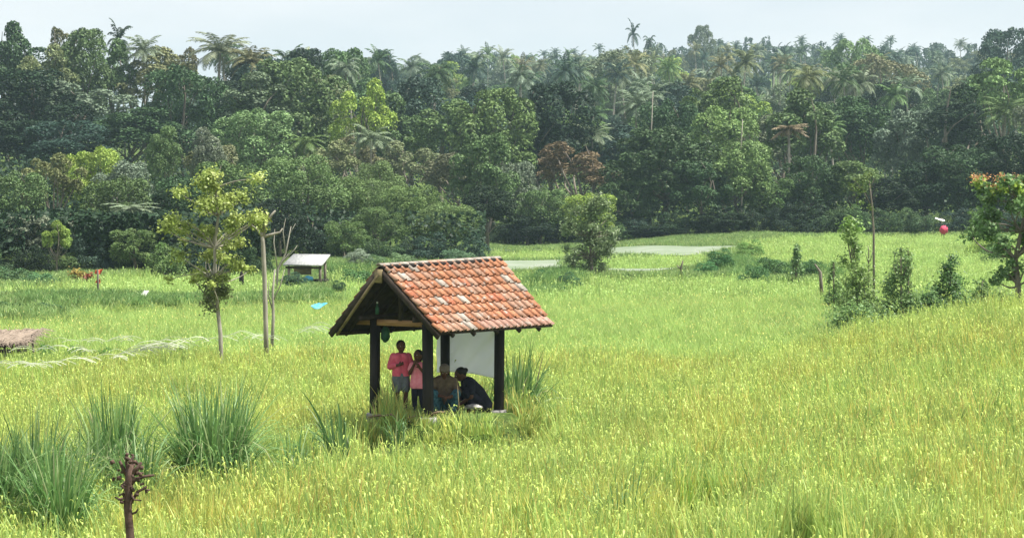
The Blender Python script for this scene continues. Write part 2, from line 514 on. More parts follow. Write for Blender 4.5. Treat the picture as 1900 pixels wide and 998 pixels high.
def crown_mesh(name, seed, a, c, zc, m, lr, n, leaf, squash=1., low=-.35, hollow=.55, material='leaf', centre=None, up=.95):
    """a crown of many small leaf-sized faces set round m clumps in an ellipsoid (a, a, c) centred at height zc"""
    r = np.random.default_rng(seed)
    d = unit(r.normal(size=(m * 3, 3))); d = d[d[:, 2] > low][:m]
    cc = d * np.array([a, a, c]) * r.uniform(hollow, .86, (len(d), 1)) + np.array([0, 0, zc])
    rad = a * r.uniform(lr[0], lr[1], len(d))
    if centre is not None:
        cc = np.vstack([cc, centre]); rad = np.append(rad, [a * lr[1]] * len(centre))
    k = r.choice(len(cc), int(n * 1.5), p=rad ** 2 / (rad ** 2).sum())
    dd = unit(r.normal(size=(len(k), 3)) + np.array([0, 0, up]))
    P = cc[k] + dd * rad[k][:, None] * r.uniform(.72, 1.1, (len(k), 1)) * np.array([1, 1, squash])
    q = np.full(len(P), 9.)
    for i in range(len(cc)):
        dist = np.linalg.norm((P - cc[i]) / np.array([1, 1, squash]), axis=1) / rad[i]
        dist[k == i] = 9
        q = np.minimum(q, dist)
    keep = np.where(q > .68)[0][:n]
    P, dd = P[keep], dd[keep]
    Nn = unit(dd * .55 + r.normal(size=P.shape) * .45 + np.array([0, 0, .2]))
    V, F = leaf_quads(P, Nn, leaf, leaf * .55, r)
    return mesh_np(name, V, F, [M[material]]), cc, rad

def limb(p0, p1, r0, r1, r, sag=.1, n=5, k=5):
    t = np.linspace(0, 1, n)[:, None]
    P = np.asarray(p0) * (1 - t) + np.asarray(p1) * t
    off = r.normal(size=3) * sag * np.linalg.norm(np.asarray(p1) - np.asarray(p0))
    P = P + np.sin(t * math.pi) * off
    return tube(P, np.linspace(r0, r1, n), k, cap=False)

def trunk_mesh(name, seed, cc, H, r0, fork, material='bark', nb=8):
    r = np.random.default_rng(seed + 99)
    lean = r.normal(size=2) * .04 * H
    top = np.array([lean[0], lean[1], fork])
    pts = [(0, 0, -1.2), (0, 0, 0), (lean[0] * .4, lean[1] * .4, fork * .5), tuple(top)]
    parts = [tube(pts, [r0 * 1.3, r0 * 1.1, r0 * .85, r0 * .7], 8, False)]
    ids = r.permutation(len(cc))[:nb]
    for i in ids:
        st = top * r.uniform(.75, 1.)
        parts.append(limb(st, cc[i], r0 * .42, r0 * .1, r))
    parts.append(limb(top, (top[0], top[1], H * .85), r0 * .6, r0 * .12, r))
    V, F = join(*parts)
    return mesh_np(name, V, F, [M[material]], True)

PROTO = {}
def proto(key, seed, W, H, c0, m, lr, n, leaf, r0=.22, **kw):
    """W crown width, H total height, c0 crown base height"""
    a, c, zc = W / 2, (H - c0) / 2, (H + c0) / 2
    me, cc, rad = crown_mesh('crown_' + key, seed, a * .86, c * .9, zc, m, lr, n, leaf, **kw)
    co_ = np.empty(len(me.vertices) * 3, np.float32); me.vertices.foreach_get('co', co_); co_ = co_.reshape(-1, 3)
    tm = trunk_mesh('trunk_' + key, seed, cc, H, r0, max(c0 * 1.1, H * .3), 'bark')
    PROTO[key] = (me, tm, np.percentile(np.abs(co_[:, :2]), 98.5) * 2, np.percentile(co_[:, 2], 99.7))
CEN = lambda zc, s: np.array([[0, 0, zc], [s, 0, zc * .9], [-s, .1, zc * .95], [0, s, zc * .85]])
proto('round1', 1, 9, 11, .2, 42, (.17, .32), 14440, 0.266, low=-.8, centre=CEN(5.5, 1.7))
proto('round2', 2, 9, 10, .0, 54, (.15, .28), 14820, 0.252, low=-.85, centre=CEN(5, 1.8))
proto('round3', 3, 8, 12, .8, 40, (.17, .32), 13680, 0.274, low=-.7, centre=CEN(6.5, 1.4))
proto('spread1', 4, 11, 11, 4.0, 34, (.15, .26), 9880, 0.288, squash=.62, centre=CEN(8, 1.5))
proto('spread2', 5, 10, 12, 4.5, 26, (.16, .28), 8170, 0.302, squash=.55, low=-.2, r0=.25)
proto('oval1', 6, 6.5, 13, 2.0, 34, (.24, .40), 10640, 0.274, centre=CEN(8, .8))
proto('oval2', 7, 6, 12, 2.5, 26, (.22, .38), 7980, 0.288)
proto('loose1', 8, 8, 11, 2.5, 26, (.13, .24), 5700, 0.259, hollow=.4)
proto('loose2', 9, 7, 12, 2.0, 30, (.13, .25), 6080, 0.245, hollow=.35)
proto('cone1', 10, 5.5, 13, 1.5, 40, (.16, .34), 9120, 0.216, low=-.9, hollow=.25)
proto('feather1', 12, 8, 10, .2, 40, (.18, .34), 17100, 0.187, squash=1.25, centre=CEN(5, 1.2), up=.6)
proto('bush1', 13, 4.2, 4.4, .0, 26, (.22, .38), 5700, 0.158, r0=.09, low=-.7, centre=CEN(2, .5))
proto('bush2', 14, 4.5, 3.0, .0, 24, (.2, .36), 4940, 0.144, r0=.08, low=-.7, centre=CEN(1.3, .6))

def frond_strip(L_, droop, az, elev, r, nl=13, wl=.62, w=.085):
    """one palm frond: arching rachis with drooping leaflets on both sides"""
    t = np.linspace(0, 1, nl + 1)
    ang = elev - droop * t ** 1.3
    dl = L_ / nl
    x = np.concatenate([[0], np.cumsum(np.cos(ang[:-1]) * dl)]); z = np.concatenate([[0], np.cumsum(np.sin(ang[:-1]) * dl)])
    ca, sa = math.cos(az), math.sin(az)
    P = np.stack([x * ca, x * sa, z], 1)
    side = np.array([-sa, ca, 0])
    V, F = [], []
    for i in range(nl):
        for s in (-1, 1):
            for q in (0, .5):
                p = P[i] * (1 - q) + P[i + 1] * q
                ll = wl * math.sin(math.pi * min(1, .16 + .84 * (i + q) / nl) * .92 + .12) * r.uniform(.85, 1.15)
                fw = (P[i + 1] - P[i]) / dl
                tip = p + side * s * ll * .80 + fw * ll * .5 - np.array([0, 0, ll * r.uniform(.25, .6)])
                mid = (p + tip) / 2 + np.array([0, 0, ll * .06])
                k = len(V)
                V += [p, mid + fw * w * .6, tip, mid - fw * w * .6]
                F.append((k, k + 1, k + 2, k + 3))
    k = len(V)
    for i in range(nl + 1):
        wd = .05 * (1 - .8 * i / nl)
        V += [P[i] + side * wd, P[i] - side * wd]
    for i in range(nl):
        F.append((k + 2 * i, k + 2 * i + 1, k + 2 * i + 3, k + 2 * i + 2))
    return np.array(V), np.array(F)

def palm(key, seed, H=14, nf=22, L_=3.6, up=1.2):
    r = np.random.default_rng(seed)
    bend = r.normal(size=2) * .9
    t = np.linspace(0, 1, 9)
    P = np.stack([bend[0] * t ** 2, bend[1] * t ** 2, H * t - 0.0], 1); P[0, 2] = -1.2
    V, F = tube(P, np.linspace(.2, .11, 9), 7)
    tm = mesh_np('trunk_' + key, V, F, [M['palmtrunk']], True)
    fr = []
    for i in range(nf):
        az = i * 2.399 + r.normal() * .2
        e = up - 1.75 * (i / nf) ** .9 + r.normal() * .1
        fr.append(frond_strip(L_ * r.uniform(.85, 1.1), r.uniform(1.1, 1.7), az, e, r, wl=.24 * L_, w=.11))
    V, F = join(*fr); V = V + P[-1]
    cm = mesh_np('crown_' + key, V, F, [M['leaf']])
    PROTO[key] = (cm, tm, 2 * L_ * .85, H + L_ * .55)
    return P[-1]
palm('palm1', 21); palm('palm2', 22, 13, 18, 3.3, 1.0); palm('palm3', 23, 15, 24, 3.8, 1.35); palm('palm4', 24, 12, 16, 3.2, 1.45)

TREES = []     # (px, d, root, kindword, colourword, featured)
COLS = {
    'dark': ((0.027, 0.048, 0.026), 'dark green'), 'blue': ((0.047, 0.085, 0.060), 'blue-green'), 'deep': ((0.059, 0.105, 0.045), 'deep green'),
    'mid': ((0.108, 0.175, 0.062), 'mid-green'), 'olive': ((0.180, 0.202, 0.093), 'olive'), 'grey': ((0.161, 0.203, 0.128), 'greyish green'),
    'dry': ((.155, .160, .085), 'straw-brown'), 'lime': ((0.244, 0.342, 0.071), 'yellow-green'), 'fresh': ((0.152, 0.227, 0.083), 'fresh green'),
    'pale': ((0.187, 0.228, 0.136), 'pale green'), 'brown': ((.165, .135, .085), 'brown'),
}
PALMKEYS = ('palm1', 'palm2', 'palm3', 'palm4')
def tree(px, top, width, d, key, colk, label=None, group=None, name=None, cat=None, rz=None, jit=.12, zbase=None):
    me, tm, pw, ph = PROTO[key]
    x = (px - 950) / FPX * d
    zb = float(G(x, d)) if zbase is None else zbase
    zt = at(px, top, d).z
    h = max(zt - zb, .6)
    wm = width / FPX * d
    isp = key.startswith('palm')
    col, cw = COLS[colk]
    nm = name or ('palm_tree' if isp else 'shrub' if key.startswith('bush') else 'broadleaf_tree')
    rt = obj(nm, None, loc=(x, d, zb), label=label, cat=cat or ('palm tree' if isp else 'shrub' if key.startswith('bush') else 'tree'), group=group)
    rt.rotation_euler[2] = random.uniform(0, 6.28) if rz is None else rz
    s = wm / pw
    if isp:
        sz = h / ph
        s = min(max(s, .5), 1.6)
        rt.scale = (s, s, sz)
    else:
        rt.scale = (s * random.uniform(.95, 1.05), s * random.uniform(.95, 1.05), h / ph)
    f = np.array(col) * random.uniform(1 - jit, 1 + jit)
    f = f * np.array([random.uniform(.92, 1.08), 1, random.uniform(.9, 1.1)])
    obj('crown', me, rt, color=f)
    obj('trunk', tm, rt)
    TREES.append([px, d, rt, nm, cw, label is not None, top, key])
    return rt

# ------------------------------------------------------------------ featured forest trees (px, top, width, distance, form, colour, label)
FEAT = [
    # upper left wall of tall trees
    (15, 42, 90, 262, 'oval2', 'deep', 'dark green tree whose top cuts the skyline at the left edge'),
    (80, 85, 130, 255, 'loose1', 'olive', 'olive tree with a thin top second from the left edge on the skyline'),
    (150, 55, 110, 258, 'round3', 'mid', 'round-topped green tree left of the dark spiky palm'),
    (118, 52, 70, 290, 'loose2', 'dry', 'thin brownish bare-topped tree behind the left skyline'),
    (200, 75, 120, 262, 'loose1', 'mid', 'loose green tree just left of the dark spiky palm'),
    (233, 42, 52, 268, 'palm4', 'dark', 'dark spiky palm standing above the left skyline'),
    (290, 85, 130, 262, 'loose2', 'olive', 'olive loose tree between the dark spiky palm and the big pale palm'),
    (335, 90, 90, 268, 'loose1', 'dry', 'brownish loose tree left of the big pale palm'),
    (402, 62, 125, 262, 'palm3', 'pale', 'big pale green coconut palm with long fronds on the left skyline'),
    (470, 98, 120, 275, 'round1', 'dark', 'dark rounded tree right of the big pale palm'),
    (555, 92, 110, 285, 'round3', 'dark', 'dark tree peeping above the big domed tree'),
    (60, 130, 190, 235, 'round1', 'dark', 'very dark round tree filling the left edge of the forest'),
    (150, 150, 190, 238, 'loose1', 'grey', 'grey-green loose tree in the left forest wall'),
    (250, 200, 150, 232, 'oval1', 'deep', 'dark green tree with bright leaf tips in the left forest wall'),
    (345, 125, 150, 236, 'round2', 'deep', 'round domed dark green tree with dense crown below the big pale palm'),
    (30, 225, 160, 228, 'round3', 'dark', 'almost black tree low on the left edge above the pale scrub'),
    (120, 225, 170, 226, 'round1', 'blue', 'blue-black tree behind the pale scrub at left'),
    (430, 150, 120, 250, 'round3', 'dark', 'dark tree between the domed tree and the big central dome'),
    (535, 112, 190, 238, 'round1', 'mid', 'big domed green tree left of the lime tree'),
    (465, 205, 150, 215, 'round2', 'fresh', 'fresh green tree at the left foot of the big domed tree'),
    (640, 92, 130, 300, 'round1', 'mid', 'broad green tree on the skyline behind the lime tree'),
    (672, 148, 120, 232, 'loose1', 'lime', 'lime green tree right of the big domed tree'),
    (735, 175, 110, 245, 'oval2', 'mid', 'green tree right of the lime tree'),
    (715, 95, 60, 420, 'round3', 'blue', 'small bluish tree on the skyline over the tiled roof'),
    # middle rank, left scrub
    (95, 285, 130, 150, 'loose1', 'olive', 'olive scrub tree behind the left hedge'),
    (170, 275, 110, 165, 'round2', 'lime', 'bright yellow-green tree top low in the left forest'),
    (30, 320, 130, 138, 'round2', 'mid', 'green scrub tree at the left edge above the hedge'),
    (235, 300, 120, 150, 'round1', 'grey', 'grey-green bushy tree left of the coral tree'),
    (305, 235, 60, 180, 'oval1', 'mid', 'small upright green tree in the dark gap above the coral tree'),
    (385, 238, 60, 182, 'oval1', 'grey', 'small grey-green tree in the dark gap right of its twin'),
    (150, 395, 120, 128, 'round3', 'deep', 'deep green leafy tree behind the red flag stake'),
    (60, 400, 150, 126, 'round1', 'grey', 'dull green tree low at the left edge of the forest'),
    (105, 410, 50, 120, 'oval2', 'lime', 'small lime sapling at the left forest foot'),
    (250, 425, 90, 122, 'round2', 'fresh', 'fresh green bush with broad leaves left of the coral tree'),
    (310, 450, 70, 121, 'bush1', 'fresh', 'low fresh green bush beside the white wall'),
    (215, 330, 130, 140, 'round2', 'mid', 'green tree with tangled crown above the red flag stake'),
    (330, 330, 140, 150, 'round1', 'deep', 'deep green tree hidden behind the coral tree'),
    (430, 300, 130, 160, 'round2', 'mid', 'bushy green tree behind the right side of the coral tree'),
    (400, 270, 120, 185, 'loose2', 'olive', 'olive tree with yellowish tips above the coral tree'),
    # bamboo-like bright mass in the middle
    (560, 290, 160, 165, 'feather1', 'fresh', 'tall soft green bamboo-like tree behind the small grey-roofed shelter'),
    (660, 330, 150, 168, 'feather1', 'mid', 'soft green tree between the shelter and the tiled roof'),
    (700, 300, 130, 178, 'feather1', 'fresh', 'bright feathery tree behind the ridge of the tiled roof'),
    (770, 345, 140, 162, 'feather1', 'fresh', 'rounded fresh green tree above the left end of the tiled roof'),
    (830, 380, 130, 158, 'feather1', 'fresh', 'low rounded fresh green tree above the tiled ridge'),
    (640, 410, 80, 150, 'round2', 'mid', 'small round tree right above the small grey-roofed shelter'),
    (700, 385, 110, 155, 'feather1', 'mid', 'mid green feathery tree touching the field edge'),
    (520, 370, 90, 150, 'round1', 'dark', 'dark tree behind the pruned pole tree'),
    (585, 400, 90, 160, 'round3', 'dark', 'dark tree behind the small grey-roofed shelter'),
    (610, 262, 130, 215, 'loose1', 'olive', 'olive loose tree in the second rank above the feathery trees'),
    (660, 255, 110, 222, 'loose2', 'dry', 'yellow-brown thin tree below the lime tree'),
    (760, 262, 130, 222, 'loose1', 'olive', 'olive thin tree above the feathery trees'),
    (835, 285, 110, 205, 'loose2', 'dry', 'straw-coloured thin tree above the tiled roof'),
    (900, 250, 120, 200, 'round3', 'mid', 'tall green tree with pale trunk above the right roof end'),
    (905, 345, 100, 178, 'oval1', 'dark', 'dark tree with a thin pale trunk over the tiled roof end'),
    (955, 300, 110, 205, 'round1', 'grey', 'grey-green tree above the pale fallow plot'),
    (1060, 265, 150, 212, 'loose2', 'brown', 'reddish brown half-bare tree above the round field shrub'),
    (1000, 350, 100, 200, 'round2', 'mid', 'green bush tree at the forest edge left of the round shrub'),
    (980, 400, 110, 199, 'round1', 'dark', 'dark low tree at the forest edge behind the fallow plot'),
    (1085, 360, 110, 200, 'round2', 'lime', 'yellow-green low tree directly behind the round field shrub'),
    # right edge of the forest
    (1225, 238, 190, 206, 'round1', 'deep', 'big dense dark mango-like tree at the forest edge'),
    (1165, 330, 110, 204, 'round2', 'deep', 'dark green tree at the left foot of the big dense tree'),
    (1300, 300, 120, 203, 'round3', 'deep', 'dark leafy tree right of the big dense tree'),
    (1375, 262, 110, 204, 'round3', 'fresh', 'tree with bright leaf edges between the dense tree and the dead palm'),
    (1345, 395, 110, 201, 'round1', 'dark', 'low very dark tree on the forest edge'),
    (1225, 420, 120, 201, 'round2', 'dark', 'low dark growth at the foot of the big dense tree'),
    (1430, 330, 100, 205, 'round2', 'mid', 'mid green tree left of the dead palm trunk'),
    (1500, 290, 110, 206, 'round1', 'deep', 'round green tree right of the dead palm trunk'),
    (1480, 380, 110, 203, 'round2', 'dark', 'low dark tree below the dead palm'),
    (1580, 300, 110, 206, 'oval1', 'mid', 'leafy tree right behind the slender sapling'),
    (1560, 390, 100, 203, 'round1', 'deep', 'low dark green tree behind the slender sapling'),
    (1650, 330, 130, 206, 'round3', 'dark', 'black-green tree at the forest edge right of the slender sapling'),
    (1720, 300, 140, 207, 'round1', 'dark', 'wide dark tree behind the pink bag on a stick'),
    (1790, 270, 150, 207, 'round2', 'deep', 'dark tree behind the orange-flowered tree'),
    (1870, 250, 150, 206, 'round1', 'dark', 'dark tree at the right edge of the forest foot'),
    (1600, 180, 130, 250, 'oval1', 'deep', 'tall dark green tree above the slender sapling'),
    (1690, 205, 120, 245, 'round3', 'grey', 'grey-green tree above the pink bag on a stick'),
    (1780, 160, 130, 240, 'cone1', 'dark', 'tall dark columnar tree at the right'),
    (1860, 110, 170, 250, 'spread2', 'fresh', 'wide layered green tree at the right edge'),
    (1870, 55, 140, 420, 'round1', 'blue', 'bluish domed tree on the skyline at the right edge'),
    (1640, 105, 140, 380, 'round2', 'dry', 'straw-yellow domed tree high on the right slope'),
    (1580, 75, 110, 440, 'round1', 'fresh', 'bright green domed tree high on the right slope'),
    (1275, 190, 60, 260, 'cone1', 'mid', 'pointed green tree above the big dense tree'),
    (1150, 95, 130, 420, 'round1', 'grey', 'greyish domed tree on the middle skyline'),
    (1255, 160, 110, 300, 'oval1', 'blue', 'blue-green tree above the pointed tree'),
    (1300, 48, 50, 640, 'round3', 'grey', 'small round tree standing above the skyline right of centre'),
    (850, 98, 100, 520, 'round1', 'blue', 'bluish domed tree on the skyline over the tiled ridge'),
    (1000, 195, 90, 300, 'round1', 'dark', 'dark round tree mid slope above the fallow plot'),
    (870, 160, 90, 330, 'round3', 'dark', 'dark tree mid slope above the tiled ridge'),
]
for f in FEAT:
    tree(*f)
# featured palms
for f in [(1180, 40, 30, 560, 'palm4', 'blue', 'tall palm standing alone above the skyline right of centre'),
          (1210, 58, 26, 580, 'palm2', 'blue', 'short palm just right of the lone skyline palm'),
          (960, 112, 75, 300, 'palm1', 'grey', 'tall grey palm with long pale trunk above the fallow plot'),
          (1208, 150, 80, 300, 'palm3', 'grey', 'pale palm with a long thin trunk above the big dense tree'),
          (560, 240, 90, 190, 'palm2', 'mid', 'low palm with arching fronds under the big domed tree'),
          (690, 232, 90, 208, 'palm1', 'grey', 'grey palm below the lime tree'),
          (1100, 228, 80, 235, 'palm3', 'pale', 'pale palm with upright fronds above the round field shrub'),
          (1475, 110, 90, 300, 'palm2', 'olive', 'olive palm above the dead brown palm'),
          (1550, 215, 80, 240, 'palm1', 'mid', 'green palm in front of the dark tree right of the dead palm'),
          (1860, 180, 110, 235, 'palm3', 'mid', 'long-fronded green palm near the right edge'),
          (260, 370, 110, 135, 'palm2', 'grey', 'brownish low palm in the left scrub')]:
    tree(*f)

# dead brown palm with drooping crown and white trunk, fronds as parts
def special_palm(px, top, base_py, d, L_, nf, colk, label, elev0=.35, tr=.13, cat='palm tree'):
    x = (px - 950) / FPX * d
    zc = at(px, top + 12, d).z
    zb = float(G(x, d))
    root = obj('dead_palm_tree', None, loc=(x, d, zb), label=label, cat=cat)
    V, F = tube([(0, 0, -.5), (.05, 0, (zc - zb) * .5), (0, 0, zc - zb)], [tr * 1.3, tr, tr * .8], 8)
    obj('trunk', mesh_np('dead_palm_trunk', V, F, [M['barkgrey']], True), root)
    r = np.random.default_rng(5)
    V, F = frond_strip(L_, .55, 0, .1, r, wl=.45, w=.075)
    fm = mesh_np('dead_frond', V, F, [M['leaf']])
    for i in range(nf):
        o = obj('frond', fm, root, loc=(0, 0, zc - zb), color=np.array(COLS[colk][0]) * random.uniform(.8, 1.25))
        o.rotation_euler = (0, -random.uniform(-.55, elev0), i * 2.399)
        o.scale = (random.uniform(.8, 1.1),) * 3
    return root
special_palm(1463, 225, 330, 212, 1.9, 22, 'brown', 'dead palm with rust-brown crown on a thin white trunk')

# slender pale bare trunks seen against the forest
for (px, t, b_, d, lab) in [(1373, 222, 270, 203, 'short pale dead trunk above the dark forest edge'),
                           (1207, 170, 240, 209, 'long thin pale dead trunk above the big dense tree')]:
    x = (px - 950) / FPX * d; zt = at(px, t, d).z; zb = float(G(x, d))
    V, F = tube([(0, 0, -.4), (.16, 0, (zt - zb) * .35), (.05, 0, (zt - zb) * .7), (.2, 0, zt - zb)], [.07, .055, .05, .035], 7)
    obj('dead_tree_trunk', mesh_np('dead_trunk', V, F, [M['barkgrey']], True), loc=(x, d, zb), label=lab, cat='tree trunk')

SK = []
for k_, (a_, b_, st_, dd_, hh_) in enumerate([(-150, 520, 42, 122.5, 62), (525, 900, 40, 152, 50), (905, 2060, 34, 201.5, 46)]):
    q = a_
    while q < b_:
        foot = 380 + (CAMZ - float(B((q - 950) / FPX * dd_, dd_))) / dd_ * FPX
        tree(q, foot - hh_ * random.uniform(.6, 1.25), st_ * random.uniform(1.3, 2.1), dd_ + random.uniform(-.8, .8), random.choice(['bush1', 'bush2', 'bush1']), random.choice(['dark', 'deep', 'deep', 'mid', 'dark', 'blue']), zbase=float(G((q - 950) / FPX * dd_, dd_)) - .7)
        q += st_ * random.uniform(.8, 1.15)

# ------------------------------------------------------------------ ranks of forest behind
rows = [212, 232, 260, 295, 335, 380, 430, 490, 560, 640, 725]
far_parts = []
placed = [(t[0], t[1], t[6]) for t in TREES]
def taken(px, d, r_):
    return any(abs(px - p) < r_ * 17 and abs(d - q) < 18 for p, q, _ in placed)
SKY_PX = [-300, 0, 230, 400, 480, 600, 700, 800, 950, 1080, 1180, 1300, 1440, 1650, 1800, 1950, 2300]
SKY_PY = [70, 74, 78, 86, 100, 104, 106, 110, 98, 90, 76, 60, 54, 50, 54, 58, 58]
for ri, d in enumerate(rows):
    step = (6.4 if d < 300 else 6.9) / d * FPX
    px = -170 + random.uniform(0, step)
    while px < 2080:
        dj = d * random.uniform(.965, 1.035)
        p = px + random.uniform(-.3, .3) * step
        px += step * random.uniform(.8, 1.15)
        if p < 500 and (d > 330 or d < 225):
            continue
        if p < 880 and d < 215:
            continue
        if 500 <= p < 650 and d > 480:
            continue
        if taken(p, dj, 1.6):
            continue
        x = (p - 950) / FPX * dj
        zb = float(G(x, dj))
        far = smooth((d - 240) / 200)
        isp = random.random() < (.16 + .42 * far if p > 850 else .08)
        limit = np.interp(p, SKY_PX, SKY_PY)
        if isp:
            h = random.uniform(10.5, 16.5); key = random.choice(PALMKEYS + ('palm4', 'palm4', 'palm3'))
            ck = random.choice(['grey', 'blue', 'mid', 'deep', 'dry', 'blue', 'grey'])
            wpx = random.uniform(3.8, 5.6) / dj * FPX; limit -= 14
        else:
            h = random.uniform(9.5, 14.5); key = random.choice(['round1', 'round2', 'round3', 'oval1', 'oval2', 'loose1', 'loose2', 'spread1', 'cone1'])
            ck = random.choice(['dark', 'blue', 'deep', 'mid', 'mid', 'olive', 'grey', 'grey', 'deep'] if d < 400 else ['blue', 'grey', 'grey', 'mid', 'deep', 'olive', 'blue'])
            if random.random() < .08: ck = random.choice(['dry', 'lime', 'fresh', 'fresh'])
            wpx = random.uniform(6.2, 9.2) / dj * FPX
        zt = zb + h
        top = 499 + FPX * math.tan(math.atan((CAMZ - zt) / dj) - PITCH)
        top = max(top, limit + random.uniform(-9, 14))
        if at(p, top, dj).z - zb < 5:
            continue
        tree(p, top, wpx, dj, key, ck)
        placed.append((p, dj, top))

# slim coconut palms that rise out of the canopy
for q in range(96):
    right = q < 74
    p = random.uniform(860, 1960) if right else random.uniform(230, 860)
    d = random.uniform(285, 640) if right else random.uniform(255, 420)
    if p < 480: d = random.uniform(250, 300)
    if taken(p, d, .55): continue
    x = (p - 950) / FPX * d; zb = float(G(x, d))
    zt = zb + random.uniform(14.5, 18.5)
    top = 499 + FPX * math.tan(math.atan((CAMZ - zt) / d) - PITCH)
    top = max(top, np.interp(p, SKY_PX, SKY_PY) - random.uniform(4, 22))
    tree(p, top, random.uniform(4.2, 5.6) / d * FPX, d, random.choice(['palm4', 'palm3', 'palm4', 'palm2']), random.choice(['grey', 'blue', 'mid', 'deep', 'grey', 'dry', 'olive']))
    placed.append((p, d, top))

# the farthest ranks, too small to pick apart: one mass
def far_crowns():
    r = np.random.default_rng(77)
    Vs, Fs, n = [], [], 0
    for d in (470, 590, 690, 760, 820, 880, 940, 1010):
        x0 = -.18 * d if d < 900 else -.16 * d
        for x in np.arange(x0, .26 * d, 6.5):
            x_ = x + r.uniform(-2, 2); dd = d * r.uniform(.97, 1.03)
            px = 950 + FPX * x_ / dd
            zb = float(B(x_, dd))
            h = r.uniform(9, 14)
            lim = at(px, np.interp(px, SKY_PX, SKY_PY) + r.uniform(-6, 10), dd).z
            zt = min(zb + h, lim)
            if zt - zb < 5: continue
            h = zt - zb
            if r.random() < .5:
                a = r.uniform(2.5, 4.2); m = 420
                D = unit(r.normal(size=(m, 3))); D[:, 2] = np.abs(D[:, 2]) * 1.1 - .35
                P = D * np.array([a, a, h * .42]) * r.uniform(.75, 1.08, (m, 1)) + np.array([x_, dd, zb + h * .6])
                P += np.sin(D * 7 + r.uniform(0, 6, 3)) * .5
                V, F = leaf_quads(P, unit(D + r.normal(size=(m, 3)) * .5), .9, .6, r)
                Vs.append(V); Fs.append(F + n); n += len(V)
            else:
                zt2 = zt + 1.5
                for i in range(12):
                    V, F = frond_strip(r.uniform(2.6, 3.4), 1.5, i * 2.399, 1.4 - 1.7 * i / 12, r, nl=5, wl=.8, w=.34)
                    Vs.append(V + np.array([x_, dd, zt2 - 1.5])); Fs.append(F + n); n += len(V)
                V, F = tube([(x_, dd, zb - 1), (x_, dd, zt2 - 1.4)], [.22, .15], 4, False)
                Vs.append(V); Fs.append(F + n); n += len(V)
    return mesh_np('far_forest', np.vstack(Vs), np.vstack(Fs), [M['leaf']])
obj('distant_forest', far_crowns(), label='hazy grey-green mass of palms and trees on the far hill crest', cat='forest', kind='stuff', color=(.06, .09, .055))

# dense understorey that fills the shade between the trees
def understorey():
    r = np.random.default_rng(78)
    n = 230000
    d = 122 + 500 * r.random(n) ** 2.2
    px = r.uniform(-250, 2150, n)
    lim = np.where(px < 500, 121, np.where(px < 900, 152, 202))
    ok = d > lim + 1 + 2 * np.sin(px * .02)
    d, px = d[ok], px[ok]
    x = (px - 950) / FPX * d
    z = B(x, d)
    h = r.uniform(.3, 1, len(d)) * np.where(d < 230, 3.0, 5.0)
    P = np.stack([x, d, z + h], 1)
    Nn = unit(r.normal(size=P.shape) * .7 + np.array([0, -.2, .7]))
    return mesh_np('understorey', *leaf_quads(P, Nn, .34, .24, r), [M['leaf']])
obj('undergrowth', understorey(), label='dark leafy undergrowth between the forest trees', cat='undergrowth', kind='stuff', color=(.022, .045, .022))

# labels for the trees of the ranks
ANCH = [(40, 'over the thatched shelter'), (180, 'over the red flag stake'), (300, 'over the white wall'), (400, 'over the coral tree'), (493, 'over the pruned pole tree'),
        (570, 'over the small grey-roofed shelter'), (705, 'over the left roof gable'), (815, 'over the middle of the tiled roof'), (925, 'over the right roof end'),
        (1000, 'over the pale fallow plot'), (1095, 'over the round field shrub'), (1180, 'over the long pale strip'), (1265, 'over the big dense tree'), (1340, 'over the field hedge'),
        (1463, 'over the dead brown palm'), (1590, 'over the slender sapling'), (1670, 'over the second field sapling'), (1750, 'over the pink bag'), (1850, 'over the orange-flowered tree'),
        (1960, 'just past the right edge'), (-60, 'just past the left edge')]
def rank_word(top, d):
    if d < 222: return 'at the forest edge'
    if top > 190: return 'low on the forest slope'
    if top > 140: return 'mid slope'
    if top > 105: return 'high on the slope'
    return 'on the skyline'
SHAPE = {'round': 'round tree', 'sprea': 'flat-topped layered tree', 'oval1': 'tall oval tree', 'oval2': 'tall oval tree', 'loose': 'loose thin-crowned tree', 'cone1': 'pointed tree', 'palm1': 'coconut palm',
         'palm2': 'coconut palm', 'palm3': 'long-fronded coconut palm', 'palm4': 'upright-fronded coconut palm', 'feath': 'feathery tree', 'bush1': 'bush', 'bush2': 'bush'}
cells = {}
for t in TREES:
    if t[5]: continue
    an = min(ANCH, key=lambda q: abs(q[0] - t[0]))[1]
    lab = f"{t[4]} {SHAPE[t[7][:5]]} {rank_word(t[6], t[1])} {an}"
    cells.setdefault(lab, []).append(t)
for lab, ts in cells.items():
    ts.sort(key=lambda t: t[0])
    ts.sort(key=lambda t: t[0]); words_ = {1: [''], 2: ['left-hand ', 'right-hand '], 3: ['leftmost ', 'middle ', 'rightmost '], 4: ['leftmost ', 'left inner ', 'right inner ', 'rightmost ']}.get(len(ts))
    for i, t in enumerate(ts):
        t[2]['label'] = (words_[i] + lab) if words_ else lab
        if not words_: t[2]['group'] = lab + ' cluster'
for t in TREES:
    if not t[5] or True:
        t[2]['group'] = t[2].get('group') or ('palms of the forest' if t[3] == 'palm_tree' else 'trees of the forest')

